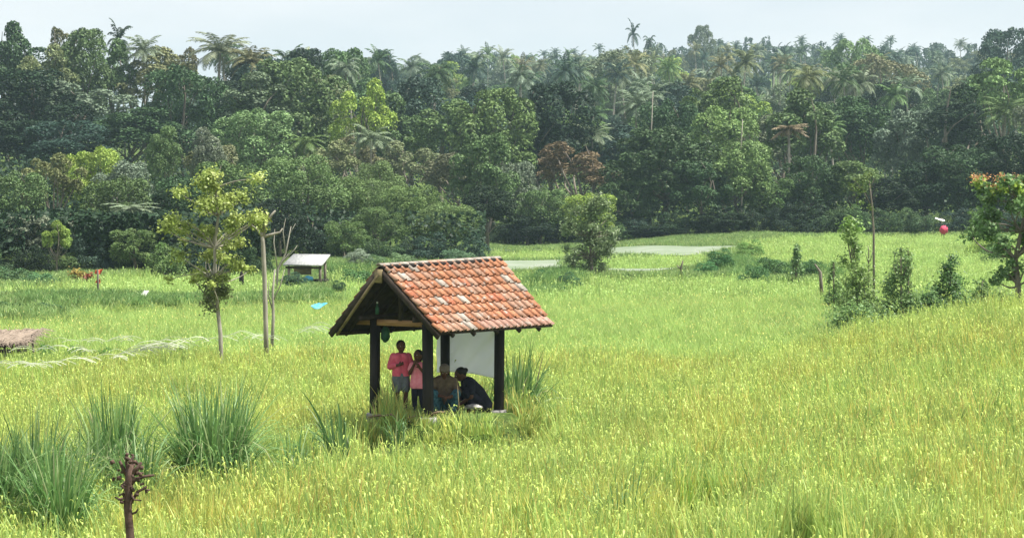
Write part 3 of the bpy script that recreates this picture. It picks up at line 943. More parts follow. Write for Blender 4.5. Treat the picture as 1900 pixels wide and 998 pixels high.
# ------------------------------------------------------------------ rice: instanced tufts (nobody could count them)
def tuft(name, seed, nb, rad, h, wd, npan, mats, lean=.28, segs=3, pw=1.6, hmin=.62):
    r = np.random.default_rng(seed)
    V, F, mi = [], [], []
    def strip(p, d, hh, wb, le, k, droop, mat_i, t0=0.):
        side = np.array([math.cos(k), math.sin(k), 0])
        base = len(V)
        for s in range(segs + 1):
            t = s / segs
            q = p + np.array([d[0], d[1], 0]) * (le * hh * t ** 1.8) + np.array([0, 0, hh * (t - droop * t ** 3)])
            ww = wb * (1 - .85 * t ** 1.5) / 2
            V.append(q - side * ww); V.append(q + side * ww)
        for s in range(segs):
            a = base + 2 * s
            F.append((a, a + 1, a + 3, a + 2)); mi.append(mat_i)
    for i in range(nb):
        a = r.uniform(0, 6.283); rr = rad * math.sqrt(r.random())
        p = np.array([rr * math.cos(a), rr * math.sin(a), 0])
        b = r.uniform(0, 6.283)
        strip(p, (math.cos(b), math.sin(b)), h * r.uniform(hmin, 1.12), wd * r.uniform(.7, 1.3), abs(r.normal()) * lean + .04, r.uniform(0, 3.14), r.uniform(0, .28), 0)
    for i in range(npan):
        a = r.uniform(0, 6.283); rr = rad * math.sqrt(r.random())
        b = r.uniform(0, 6.283); L_ = r.uniform(.09, .17)
        hh = h * r.uniform(.78, 1.06)
        P0 = np.array([rr * math.cos(a), rr * math.sin(a), hh])
        side = np.array([-math.sin(b), math.cos(b), .3]) * wd * pw * .5
        base = len(V)
        for s in range(4):
            t = s / 3
            q = P0 + np.array([math.cos(b), math.sin(b), 0]) * L_ * .35 * t + np.array([0, 0, L_ * (1.0 * t - .75 * t * t)])
            k = (.4, 1, .9, .25)[s]
            V.append(q - side * k); V.append(q + side * k)
        for s in range(3):
            q = base + 2 * s
            F.append((q, q + 1, q + 3, q + 2)); mi.append(1)
    me = mesh_np(name, np.array(V), np.array(F), mats, False, mi)
    return bpy.data.objects.new(name, me)      # prototype, never linked to the scene

def scatter_tree(name, protos):
    ng = bpy.data.node_groups.new(name, 'GeometryNodeTree')
    ng.interface.new_socket('Geometry', in_out='INPUT', socket_type='NodeSocketGeometry')
    ng.interface.new_socket('Geometry', in_out='OUTPUT', socket_type='NodeSocketGeometry')
    nn = ng.nodes; l = ng.links.new
    gi, go = nn.new('NodeGroupInput'), nn.new('NodeGroupOutput')
    jn = nn.new('GeometryNodeJoinGeometry')
    for p in protos:
        oi = nn.new('GeometryNodeObjectInfo'); oi.inputs['Object'].default_value = p; oi.inputs['As Instance'].default_value = True
        l(oi.outputs['Geometry'], jn.inputs[0])
    ip = nn.new('GeometryNodeInstanceOnPoints'); ip.inputs['Pick Instance'].default_value = True
    def attr(nm, ty):
        a = nn.new('GeometryNodeInputNamedAttribute'); a.data_type = ty; a.inputs['Name'].default_value = nm; return a.outputs['Attribute']
    l(gi.outputs[0], ip.inputs['Points']); l(jn.outputs[0], ip.inputs['Instance'])
    l(attr('pick', 'INT'), ip.inputs['Instance Index'])
    er = nn.new('FunctionNodeEulerToRotation'); l(attr('rot', 'FLOAT_VECTOR'), er.inputs[0]); l(er.outputs[0], ip.inputs['Rotation'])
    l(attr('scl', 'FLOAT_VECTOR'), ip.inputs['Scale'])
    l(ip.outputs[0], go.inputs[0])
    return ng

def scatter(name, P, protos, label, seed, smin=.85, smax=1.2, zs=None, tilt=.08, cat='rice'):
    r = np.random.default_rng(seed); n = len(P)
    me = bpy.data.meshes.new(name); me.vertices.add(n); me.vertices.foreach_set('co', np.asarray(P, np.float32).ravel())
    a = me.attributes.new('pick', 'INT', 'POINT'); a.data.foreach_set('value', r.integers(0, len(protos), n).astype(np.int32))
    a = me.attributes.new('rot', 'FLOAT_VECTOR', 'POINT')
    a.data.foreach_set('vector', np.stack([r.normal(size=n) * tilt, r.normal(size=n) * tilt, r.uniform(0, 6.28, n)], 1).astype(np.float32).ravel())
    s = r.uniform(smin, smax, n); z = s if zs is None else s * zs
    a = me.attributes.new('scl', 'FLOAT_VECTOR', 'POINT'); a.data.foreach_set('vector', np.stack([s, s, z], 1).astype(np.float32).ravel())
    o = obj(name, me, label=label, cat=cat, kind='stuff')
    md = o.modifiers.new('scatter', 'NODES'); md.node_group = scatter_tree(name, protos)
    return o

def vnoise(x, y, s, seed):
    """cheap smooth value noise"""
    r = np.random.default_rng(seed); T = r.random((64, 64))
    u, v = np.asarray(x) / s, np.asarray(y) / s
    i, j = np.floor(u).astype(int), np.floor(v).astype(int); a, b = smooth(u - i), smooth(v - j)
    g = lambda p, q: T[p % 64, q % 64]
    return g(i, j) * (1 - a) * (1 - b) + g(i + 1, j) * a * (1 - b) + g(i, j + 1) * (1 - a) * b + g(i + 1, j + 1) * a * b

SHELTER = (-12.9, 62.2)
def in_view(x, y, margin=1.22):
    return (np.abs(x) < (y * .2118 * margin + 2.0))

RICE = [M['rice'], M['grain']]
near_p = [tuft('rice_tuft', 300 + i, 38, .16, .73, .022, 2, RICE, lean=.17, pw=.8, hmin=.45) for i in range(8)]
mid_p = [tuft('rice_tuft_mid', 320 + i, 50, .25, .70, .022, 1, [M['ricefar'], M['grain']], pw=1.0) for i in range(6)]
far_p = [tuft('rice_tuft_far', 340 + i, 46, .42, .70, .05, 4, [M['ricefar'], M['ricefar']], pw=1.0, segs=2) for i in range(5)]

def jitter_grid(x0, x1, y0, y1, s, seed):
    r = np.random.default_rng(seed)
    X, Y = np.meshgrid(np.arange(x0, x1, s), np.arange(y0, y1, s))
    return (X + r.uniform(-.5, .5, X.shape) * s).ravel(), (Y + r.uniform(-.5, .5, X.shape) * s).ravel()

HUTCLEAR = lambda x, y: np.hypot((x - HUT[0] + .35) / 1.12, (y - HUT[1] + .0) / 1.25) > 1
GAPS = [hit(*p) + (s,) for p, s in [((1300, 880), .45), ((1275, 900), .3), ((1490, 960), .4), ((1520, 985), .35), ((1230, 985), .3), ((530, 830), .5), ((1000, 985), .25), ((1700, 990), .3), ((660, 815), .5), ((705, 800), .45)]]
def rice_pts(x, y, keys, base=True):
    m = np.zeros(x.shape, bool)
    for k in keys: m |= inside(FIELDS[k], x, y)
    m &= in_view(x, y) & HUTCLEAR(x, y)
    m &= np.hypot((x + 13.4) / 2.9, (y - 60) / 5.0) > 1
    for gx, gy, s in GAPS:
        m &= np.hypot(x - gx, (y - gy) * .45) > s * (1.1 + .7 * vnoise(x * 3, y * 3, .6, 9))
    x, y = x[m], y[m]
    return x, y, G(x, y)

x, y = jitter_grid(-16, 16, 14, 58, .20, 1)
x, y, z = rice_pts(x, y, ['main'])
hs = .68 + .34 * vnoise(x, y, 1.9, 5) + .22 * vnoise(x, y, .55, 6)
hs = hs * (1 - .52 * (1 - smooth((np.hypot((x - HUT[0] + .1) / 1.35, (y - 37.8) / 3.4) - .8) / .4)))
scatter('rice_plants', np.stack([x, y, z], 1), near_p, 'ripening yellow-green rice filling the foreground field round the hut', 51, zs=hs, tilt=.13)
x, y = jitter_grid(-32, 32, 57.5, 95, .36, 2)
x, y, z = rice_pts(x, y, ['main'])
hs = .82 + .2 * vnoise(x, y, 2.5, 7)
scatter('rice_plants', np.stack([x, y, z], 1), mid_p, 'even green rice in the middle of the big field behind the hut', 52, zs=hs)
x, y = jitter_grid(-50, 50, 95, 235, .62, 3)
x, y, z = rice_pts(x, y, ['main'])
scatter('rice_plants', np.stack([x, y, z], 1), far_p, 'pale green rice at the far back of the big field', 53)
for i, (k, lab) in enumerate([('right_far', 'bright green rice on the raised far field at the right'), ('left_far', 'green rice of the terrace behind the left bank'),
                              ('middle_far', 'rank green growth behind the tiled roof'), ('middle_strip', 'yellow-green rice strip between two pale fallow plots'),
                              ('centre_strip', 'green rice strip right of the round shrub')]):
    x, y = jitter_grid(-75, 75, 60, 300, .55, 4 + i)
    x, y, z = rice_pts(x, y, [k])
    if k == 'right_far':
        m = ~inside(FIELDS['main'], x, y); x, y, z = x[m], y[m], z[m]
    scatter('rice_plants', np.stack([x, y, z], 1), far_p, lab, 60 + i)

# grass on the banks between the fields and round the hut
GR = [M['grass'], M['grass']]
gr_p = [tuft('grass_tuft', 360 + i, 30, .22, .34, .018, 2, [M['rice'] if i else M['grass'], M['grain']], lean=.45) for i in range(4)]
grf_p = [tuft('grass_tuft_far', 370 + i, 52, .42, .20, .035, 0, GR, lean=.6, segs=2) for i in range(4)]
x, y = jitter_grid(-60, 60, 55, 204, .62, 31)
m = ~field_mask(x, y) & in_view(x, y, 1.12)
for c in ([(905, 505), (1048, 504), (1046, 483), (905, 486)], [(1120, 476), (1300, 474), (1385, 458), (1120, 461)], [(905, 466), (1046, 463), (1120, 461), (905, 463)], [(1118, 506), (1262, 504), (1262, 499), (1118, 500)]):
    m &= ~inside([hit(*q) for q in c], x, y)
m &= (y < np.where(x < -12, 130, 210))
x, y = x[m], y[m]
scatter('grass', np.stack([x, y, G(x, y)], 1), grf_p, 'wild grass on the banks and field edges', 71, .7, 1.5, cat='grass')
wd_p = [tuft('weed_tuft', 380 + i, 46, .40, .42, .045, 0, [M['weeds'], M['weeds']], lean=.7, segs=2) for i in range(4)]  # dark green weeds, their tone also standing in for the shaded bank face
BANKS = [([(40, 549), (250, 551), (430, 553), (430, 559), (160, 566), (40, 566)], 'weedy bank under the left terrace, darkened for its shaded face', .8),
         ([(430, 552), (620, 540), (620, 552), (440, 560)], 'weedy bank in front of the small grey-roofed shelter, darkened for its shaded face', .8),
         ([(950, 512), (1085, 506), (1085, 520), (1000, 540), (955, 536)], 'green weedy bank at the left foot of the round shrub', 1.),
         ([(1290, 486), (1420, 484), (1560, 490), (1560, 510), (1350, 512)], 'weedy green bank at the far end of the big field', 1.),
         ([(610, 500), (900, 500), (900, 512), (610, 514)], 'green bank of rank weeds behind the tiled roof', 1.1)]
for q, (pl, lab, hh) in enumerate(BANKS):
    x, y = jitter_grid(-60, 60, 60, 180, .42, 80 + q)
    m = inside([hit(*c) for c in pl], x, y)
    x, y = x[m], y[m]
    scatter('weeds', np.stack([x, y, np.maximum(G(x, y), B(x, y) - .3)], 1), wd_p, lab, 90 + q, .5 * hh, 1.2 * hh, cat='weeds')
x, y = jitter_grid(-3.2, 2.6, 38, 42.6, .17, 32)
m = (mound(x, y) > .03) & ~((np.abs(x + .5) < .75) & (np.abs(y - 40.1) < .85))
x, y = x[m], y[m]
scatter('grass', np.stack([x, y, G(x, y)], 1), gr_p, 'trampled weedy grass round the foot of the hut', 72, .28, .62, cat='grass')

# ------------------------------------------------------------------ tall grass clumps
def reed_clump(name, px, base_py, top_py, width, d, nb, label, color=(.045, .13, .05), bw=.035, bend=.5, seed=1, cat='grass clump', skew=0., zb=None, group='tall grass clumps'):
    r = np.random.default_rng(seed)
    x = (px - 950) / FPX * d
    zb = float(G(x, d)) if zb is None else zb
    H = at(px, top_py, d).z - zb
    W = width / FPX * d
    V, F = [], []
    segs = 7
    for i in range(nb):
        a = r.uniform(0, 6.283); rr = W * .30 * math.sqrt(r.random())
        p = np.array([rr * math.cos(a), rr * math.sin(a), -.05])
        b = a + r.normal() * .7
        reach = abs(r.normal()) * bend * W * .95 + .06
        h = H * r.uniform(.62, 1.12)
        dr = np.array([math.cos(b) + skew, math.sin(b), 0])
        k = b + math.pi / 2 + r.normal() * .5
        side = np.array([math.cos(k), math.sin(k), 0])
        dro = r.uniform(0, .8) * min(1, reach / (W * .4 + .01))
        wb = bw * r.uniform(.6, 1.3)
        base = len(V)
        for s in range(segs + 1):
            t = s / segs
            q = p + dr * reach * t ** 2 + np.array([0, 0, h * (t - dro * t ** 4)])
            ww = wb * (.55 + 1.2 * t - 1.7 * t * t) / 2 + .001
            V += [q - side * ww, q + side * ww + np.array([0, 0, ww * .4])]
        for s in range(segs):
            q = base + 2 * s
            F.append((q, q + 1, q + 3, q + 2))
    return obj(name, mesh_np(name, np.array(V), np.array(F), [M['reed']]), loc=(x, d, zb), label=label, cat=cat, group=group, color=color)
RC = [
    (395, 870, 690, 165, 33.5, 230, 'big fountain-shaped clump of tall dark green grass left of the hut'),
    (208, 830, 700, 95, 33, 130, 'upright tall grass clump behind the leafless stump'),
    (170, 860, 780, 120, 31.5, 120, 'lower grass clump left of the leafless stump'),
    (60, 880, 745, 130, 30, 150, 'tall grass clump near the left edge with drooping blades'),
    (-30, 890, 770, 130, 29, 150, 'tall grass clump cut by the left edge'),
    (110, 900, 800, 110, 28.5, 110, 'arching grass clump in front near the left edge'),
    (250, 850, 760, 90, 31, 60, 'thin grass clump just right of the leafless stump'),
]
for i, (px, bp, tp, wd, d, nb, lab) in enumerate(RC):
    reed_clump('tall_grass', px, bp, tp, wd * 1.15, d, int(nb * 3.6), lab, seed=100 + i, bw=.027)
reed_clump('tall_grass', 625, 810, 712, 70, 37, 46, 'leaning clump of broad blades left of the hut', seed=120, color=(.055, .15, .06), skew=-.75, bw=.05)
reed_clump('tall_grass', 960, 757, 632, 95, 42.0, 330, 'tall grass clump behind the right hut post', seed=121, color=(.06, .16, .065), bw=.036)
reed_clump('tall_grass', 905, 757, 720, 50, 42.6, 40, 'short grass tuft under the white cloth', seed=124, color=(.07, .17, .05), bw=.03)
reed_clump('tall_grass', 735, 790, 745, 60, 38.2, 30, 'short bright grass tuft in front of the standing boy', seed=122, color=(.07, .20, .06), bw=.02, zb=-.25)
reed_clump('tall_grass', 545, 830, 775, 90, 35, 60, 'pale arching grass tuft between the big clump and the leaning clump', seed=123, color=(.12, .22, .09))
reed_clump('tall_grass', 1150, 900, 830, 150, 29.5, 70, 'patch of finer blue-green grass in the rice at the centre front', seed=125, color=(.14, .26, .08), bw=.016)
reed_clump('tall_grass', 1440, 660, 612, 80, 58, 60, 'grey-green grass tuft in the rice before the right shrubs', seed=126, color=(.14, .22, .09))

# ------------------------------------------------------------------ single trees and shrubs in the fields
def cluster_crown(name, clusters, n, leaf, seed, material='leafnear', flat=.8, density=None):
    """leaves round explicit cluster centres (x, y, z, r)"""
    r = np.random.default_rng(seed)
    C = np.array(clusters); k = r.choice(len(C), n, p=C[:, 3] ** 2 / (C[:, 3] ** 2).sum())
    dd = unit(r.normal(size=(n, 3)) + np.array([0, 0, .2]))
    P = C[k, :3] + dd * C[k, 3][:, None] * np.abs(r.normal(.75, .45, (n, 1))) * np.array([1, 1, flat])
    Nn = unit(dd * .4 + r.normal(size=P.shape) * .45 + np.array([0, 0, .45]))
    return mesh_np(name, *leaf_quads(P, Nn, leaf, leaf * .6, r), [M[material]])

def pxtree(name, px, d, label, cat, trunkpts, tr, clusters, n, leaf, color, seed, limbs=True, bark='barkgrey', flat=.8, crown_name='crown', zb=None, wide=1., group=None):
    """trunkpts: [(px, py)], clusters: [(px, py, r_px, depth offset m)] all at distance d"""
    x0 = (px - 950) / FPX * d
    zb = float(G(x0, d)) if zb is None else zb
    base = Vector((x0, d, zb))
    r = np.random.default_rng(seed)
    W = lambda q, off=0.: np.array(at(q[0], q[1], d) - base) + np.array([0, off, 0])
    root = obj(name, None, loc=base, label=label, cat=cat, group=group)
    tp = [W(q) for q in trunkpts]; tp[0][2] = -.1
    parts = [tube(tp, np.linspace(tr, tr * .45, len(tp)), 8, False)]
    cl = []
    for (cx, cy, cr, off) in clusters:
        c = W((cx, cy), off); cl.append((*c, cr / FPX * d * wide))
        if limbs:
            j = min(range(len(tp)), key=lambda i: np.linalg.norm(tp[i] - c) + (3 if tp[i][2] > c[2] else 0))
            parts.append(limb(tp[j], c, tr * .4, tr * .12, r, .08))
    V, F = join(*parts)
    obj('trunk', mesh_np(name + '_trunk', V, F, [M[bark]], True), root)
    if n:
        obj(crown_name, cluster_crown(name + '_crown', cl, n, leaf, seed, flat=flat), root, color=color)
    return root, W

# coral tree with airy yellow-green crown
r_ = np.random.default_rng(3)
cl = []
for cx, cy, s in [(345, 345, 30), (385, 335, 30), (425, 350, 30), (465, 350, 26), (330, 400, 26), (370, 390, 30), (410, 395, 28), (450, 385, 30), (475, 395, 20),
                  (325, 430, 16), (360, 470, 26), (395, 465, 22), (430, 470, 24), (460, 480, 18), (345, 495, 20), (400, 430, 24), (440, 430, 20), (375, 500, 16), (420, 500, 18)]:
    for q in range(3):
        cl.append((cx + r_.normal() * s * .8, cy + 16 + r_.normal() * s * .45, s * r_.uniform(.35, .7), r_.normal() * .5))
root, W = pxtree('coral_tree', 410, 54.5, 'airy yellow-green tree with a pale trunk standing in the rice at left', 'tree',
       [(411, 672), (409, 620), (404, 575), (400, 520), (398, 460), (405, 400), (400, 350)], .055, cl, 7500, .085, (.36, .44, .12), 31)
cl = [(*W((395 + r_.normal() * 12, 540 + r_.normal() * 14), r_.normal() * .12), .14 + .06 * r_.random()) for _ in range(16)]
obj('leaf_ruff', cluster_crown('coral_tree_ruff', cl, 1300, .08, 32), root, color=(.17, .21, .08), label='dense dull green leaf ruff half way up the trunk')

# pruned pole tree with two bare forks
def bare_tree(name, px, d, label, cat, strokes, mat_, leaves=(), group=None, leafcol=(.22, .26, .06)):
    x0 = (px - 950) / FPX * d; zb = float(G(x0, d)); base = Vector((x0, d, zb))
    W = lambda q: np.array(at(q[0], q[1], d) - base) + np.array([0, q[2] if len(q) > 2 else 0, 0])
    root = obj(name, None, loc=base, label=label, cat=cat, group=group)
    for i, (pts, r0, r1) in enumerate(strokes):
        P = [W(q) for q in pts]
        if i == 0: P[0][2] = -.1
        V, F = tube(P, np.linspace(r0, r1, len(P)), 8)
        obj('trunk' if i == 0 else 'branch', mesh_np(name + '_limb', V, F, [M[mat_]], True), root)
    if leaves:
        cl = [(*W((a, b)), c / FPX * d) for a, b, c in leaves]
        obj('leaves', cluster_crown(name + '_leaves', cl, 60 * len(leaves), .10, 5), root, color=leafcol)
    return root
bare_tree('pruned_tree', 494, 57, 'tall bare pruned pole tree with forked top beside the coral tree', 'tree',
          [([(495, 658), (493, 600), (491, 520), (488, 450), (487, 432)], .062, .048),
           ([(487, 440), (492, 420), (503, 400), (511, 391)], .05, .02), ([(488, 440), (505, 435), (520, 431), (524, 424)], .04, .015),
           ([(487, 434), (485, 412), (480, 400, .2)], .04, .012), ([(487, 440), (478, 425, -.2), (470, 418, -.3)], .03, .01)],
          'barkgrey', [(480, 400, 14), (487, 410, 12), (473, 412, 12), (489, 425, 9), (470, 420, 8)])
bare_tree('bare_sapling', 509, 60, 'thin grey leafless sapling just right of the pruned pole tree', 'tree',
          [([(502, 640), (507, 590), (506, 540), (510, 500)], .05, .02), ([(506, 560), (520, 530), (528, 500)], .02, .008), ([(507, 580), (498, 550), (499, 520)], .02, .008)], 'barkgrey')
bare_tree('bare_shrub', 525, 100, 'leafless grey branching shrub beside the small grey-roofed shelter', 'shrub',
          [([(512, 530), (515, 500), (530, 470), (540, 420)], .07, .015), ([(515, 500), (508, 450), (510, 425)], .035, .01), ([(520, 490), (545, 465), (552, 455)], .03, .01),
           ([(530, 468), (525, 430), (530, 405)], .03, .008), ([(516, 500), (528, 480), (536, 470)], .03, .008), ([(535, 440), (548, 415)], .02, .008)], 'barkgrey')

# leafless knobbly stump in the foreground
root = bare_tree('pruned_stump', 240, 22, 'knobbly leafless dark brown stump tree at the bottom left', 'tree',
    [([(241, 1230), (242, 1000), (237, 940), (239, 895), (241, 862)], .042, .036),
     ([(238, 935), (228, 915), (222, 918, -.03)], .018, .012), ([(239, 940), (255, 912), (268, 905), (272, 902)], .016, .009),
     ([(240, 900), (252, 888), (270, 883), (286, 881)], .022, .010), ([(239, 885), (228, 868), (222, 855)], .026, .013),
     ([(241, 880), (255, 868), (262, 858)], .026, .015), ([(240, 870), (243, 855), (248, 846)], .022, .011), ([(240, 875), (234, 858), (236, 848)], .02, .011),
     ([(238, 955), (252, 950), (256, 944)], .012, .007), ([(238, 922), (222, 925, -.04), (214, 922)], .013, .008), ([(240, 910), (250, 925, -.05), (262, 928)], .012, .007)],
    'barkdark')
r_ = np.random.default_rng(8)
base = Vector(root.location)
kn = []
for i in range(46):
    c = np.array(at(240 + r_.normal() * 17, 882 + r_.normal() * 20, 22) - base) + np.array([0, r_.normal() * .05, 0])
    bx = box(c, r_.uniform(.012, .04, 3), Euler(r_.uniform(0, 3, 3)).to_matrix())
    kn.append(bx)
V, F = join(*kn)
o = obj('cut_knobs', mesh_np('stump_knobs', V, F, [M['barkdark']], False), root)
o['kind'] = 'stuff'

# shrub with upright leaves standing in the middle distance
cl = []
for i in range(64):
    t = r_.random()
    wd = 52 * math.sin(math.pi * min(.98, .2 + .68 * t))
    cl.append((1095 + r_.uniform(-1, 1) * wd, 505 - t * 138, 7 + 8 * r_.random(), r_.normal() * .6))
pxtree('round_shrub', 1095, 118, 'tall rounded green shrub standing alone at the back of the rice field', 'shrub', [(1098, 514), (1097, 480), (1095, 440), (1095, 400)], .1, cl, 8500, .13, (.155, .215, .095), 41, bark='bark')

# slender saplings and shrubs on the right-hand bank
def column_shrub(px, top, base, wpx, d, label, color, seed, n=1500, leaf=.11, name='sapling', cat='sapling', ball=None, m=30, taper=True, lean=0, group='saplings on the right-hand bank'):
    r = np.random.default_rng(seed)
    cl = []
    for i in range(m):
        t = (i + r.random()) / m
        ww = wpx * .5 * ((1 - .72 * t) if taper else .85)
        cl.append((px + lean * t + r.uniform(-1, 1) * ww * .75, base - (base - top) * t * .93, max(5, ww * r.uniform(.3, .6)), r.normal() * .2))
    if ball: cl = [c for c in cl if c[1] > ball[1] + 55] + [ball]
    return pxtree(name, px, d, label, cat, [(px, base + 8), (px + lean * .3, (base + top) / 2), (px + lean, top + 8)], .035, cl, int(n * 1.9), leaf * .82, np.array(color) * np.array((2.7,2.2,1.8)), seed, bark='bark', flat=1.1, group=group)
column_shrub(1592, 405, 608, 88, 68, 'slender vine-covered sapling with a pale round top on the right bank', (.065, .12, .045), 61, 2400, ball=None, lean=-12, m=36)
x = 1580; d = 68
me = cluster_crown('sapling_top', [(0, 0, 0, .28), (.12, 0, .12, .2), (-.12, 0, .16, .2), (0, 0, .3, .2), (.05, 0, -.3, .2)], 500, .11, 62)
t_ = [o for o in COL.objects if o.get('label', '').startswith('slender vine-covered')][0]
o = obj('leafy_top', me, t_, loc=Vector(at(1579, 432, d)) - t_.location, color=(.20, .32, .08), label='pale green rounded leafy top', kind='stuff')
column_shrub(1672, 452, 596, 90, 69, 'broad leafy sapling, second along the right bank', (.055, .11, .045), 63, 1900)
column_shrub(1685, 452, 590, 30, 69.5, 'thin upright shoot behind the second sapling', (.07, .13, .05), 64, 500)
column_shrub(1763, 468, 592, 100, 70, 'dark bushy sapling, third along the right bank', (.04, .095, .035), 65, 2300)
column_shrub(1725, 545, 600, 70, 69.5, 'low dark shrub between the second and third saplings', (.05, .11, .045), 66, 900, name='shrub', cat='shrub', taper=False)
column_shrub(1822, 515, 588, 70, 71, 'low leafy shrub left of the orange-flowered tree', (.065, .13, .05), 67, 1000, name='shrub', cat='shrub')
column_shrub(1862, 540, 582, 60, 72, 'small pale shrub at the foot of the orange-flowered tree', (.10, .17, .07), 68, 700, name='shrub', cat='shrub', taper=False)
column_shrub(1575, 575, 622, 100, 66, 'low wide grey-green shrub at the left end of the right bank', (.07, .14, .06), 69, 1500, name='shrub', cat='shrub', taper=False)
column_shrub(1620, 580, 612, 80, 67, 'low shrub at the foot of the slender sapling', (.06, .12, .05), 70, 900, name='shrub', cat='shrub', taper=False)
column_shrub(1547, 480, 560, 40, 84, 'small leafy shrub left of the slender sapling', (.06, .12, .045), 71, 600, name='shrub', cat='shrub')
column_shrub(1478, 452, 508, 26, 112, 'small thin sapling on the far bank right of the field hedge', (.05, .10, .045), 72, 400, leaf=.16)

# thin bare tree with sparse leaves on top (right)
bare_tree('thin_tree', 1618, 88, 'very thin leaning tree with a tuft of leaves behind the slender sapling', 'tree',
          [([(1622, 470), (1621, 430), (1618, 380), (1612, 330)], .05, .02), ([(1618, 385), (1600, 350), (1585, 335)], .02, .008), ([(1615, 350), (1622, 332)], .02, .008)],
          'bark', [(1600, 335, 15), (1612, 325, 13), (1590, 350, 12), (1604, 355, 12), (1596, 375, 10), (1580, 345, 9), (1614, 385, 9)], leafcol=(.14, .2, .06))
bare_tree('dead_stake_shrub', 1612, 78, 'dry brown bare stalks beside the slender sapling', 'shrub',
          [([(1612, 500), (1612, 465), (1610, 455)], .025, .01), ([(1614, 485), (1620, 465)], .015, .008), ([(1612, 490), (1606, 470)], .015, .008)], 'bark')
bare_tree('leaning_log', 1524, 94, 'short dark leaning broken branch in the rice left of the right bank', 'log',
          [([(1527, 525), (1522, 505), (1512, 490)], .09, .03)], 'bark')
bare_tree('dead_stake_shrub', 1264, 116, 'short dry twiggy stump by the narrow pale path', 'shrub',
          [([(1262, 512), (1264, 495), (1267, 484)], .07, .03), ([(1263, 500), (1256, 492)], .04, .02)], 'bark')

# orange-flowered tree at the right edge
cl = []
for i in range(48):
    a = r_.uniform(0, 1)
    cy = 335 + 140 * a
    half = 95 * math.sqrt(max(.05, 1 - ((cy - 385) / 105) ** 2))
    cl.append((1905 + r_.uniform(-1, 1) * half, cy, 12 + 9 * r_.random(), r_.normal() * .6))
for i in range(8):
    cl.append((1885 + r_.normal() * 26, 480 + r_.uniform(0, 55), 12, r_.normal() * .3))
root, W = pxtree('flowering_tree', 1888, 64, 'broad-leaved tree with orange flowers on top at the right edge', 'tree',
       [(1892, 575), (1889, 530), (1884, 480), (1895, 430), (1905, 380)], .09, cl, 8000, .13, (.14, .24, .085), 81, bark='bark')
fl = [(*W((1905 + r_.uniform(-105, 60), 335 + r_.uniform(-10, 16)), r_.normal() * .4), .13) for _ in range(22)]
obj('flowers', cluster_crown('orange_flowers', fl, 420, .08, 82), root, color=(.50, .27, .12))
fl = [(*W((1905 + r_.uniform(-100, 60), 345 + r_.uniform(-10, 20)), r_.normal() * .4), .15) for _ in range(22)]
obj('young_leaves', cluster_crown('young_leaves', fl, 500, .12, 83), root, color=(.26, .36, .06), label='yellow-green young leaves under the flowers')
fl = [(*W((1895 + r_.normal() * 4, 292), 0), .13)]

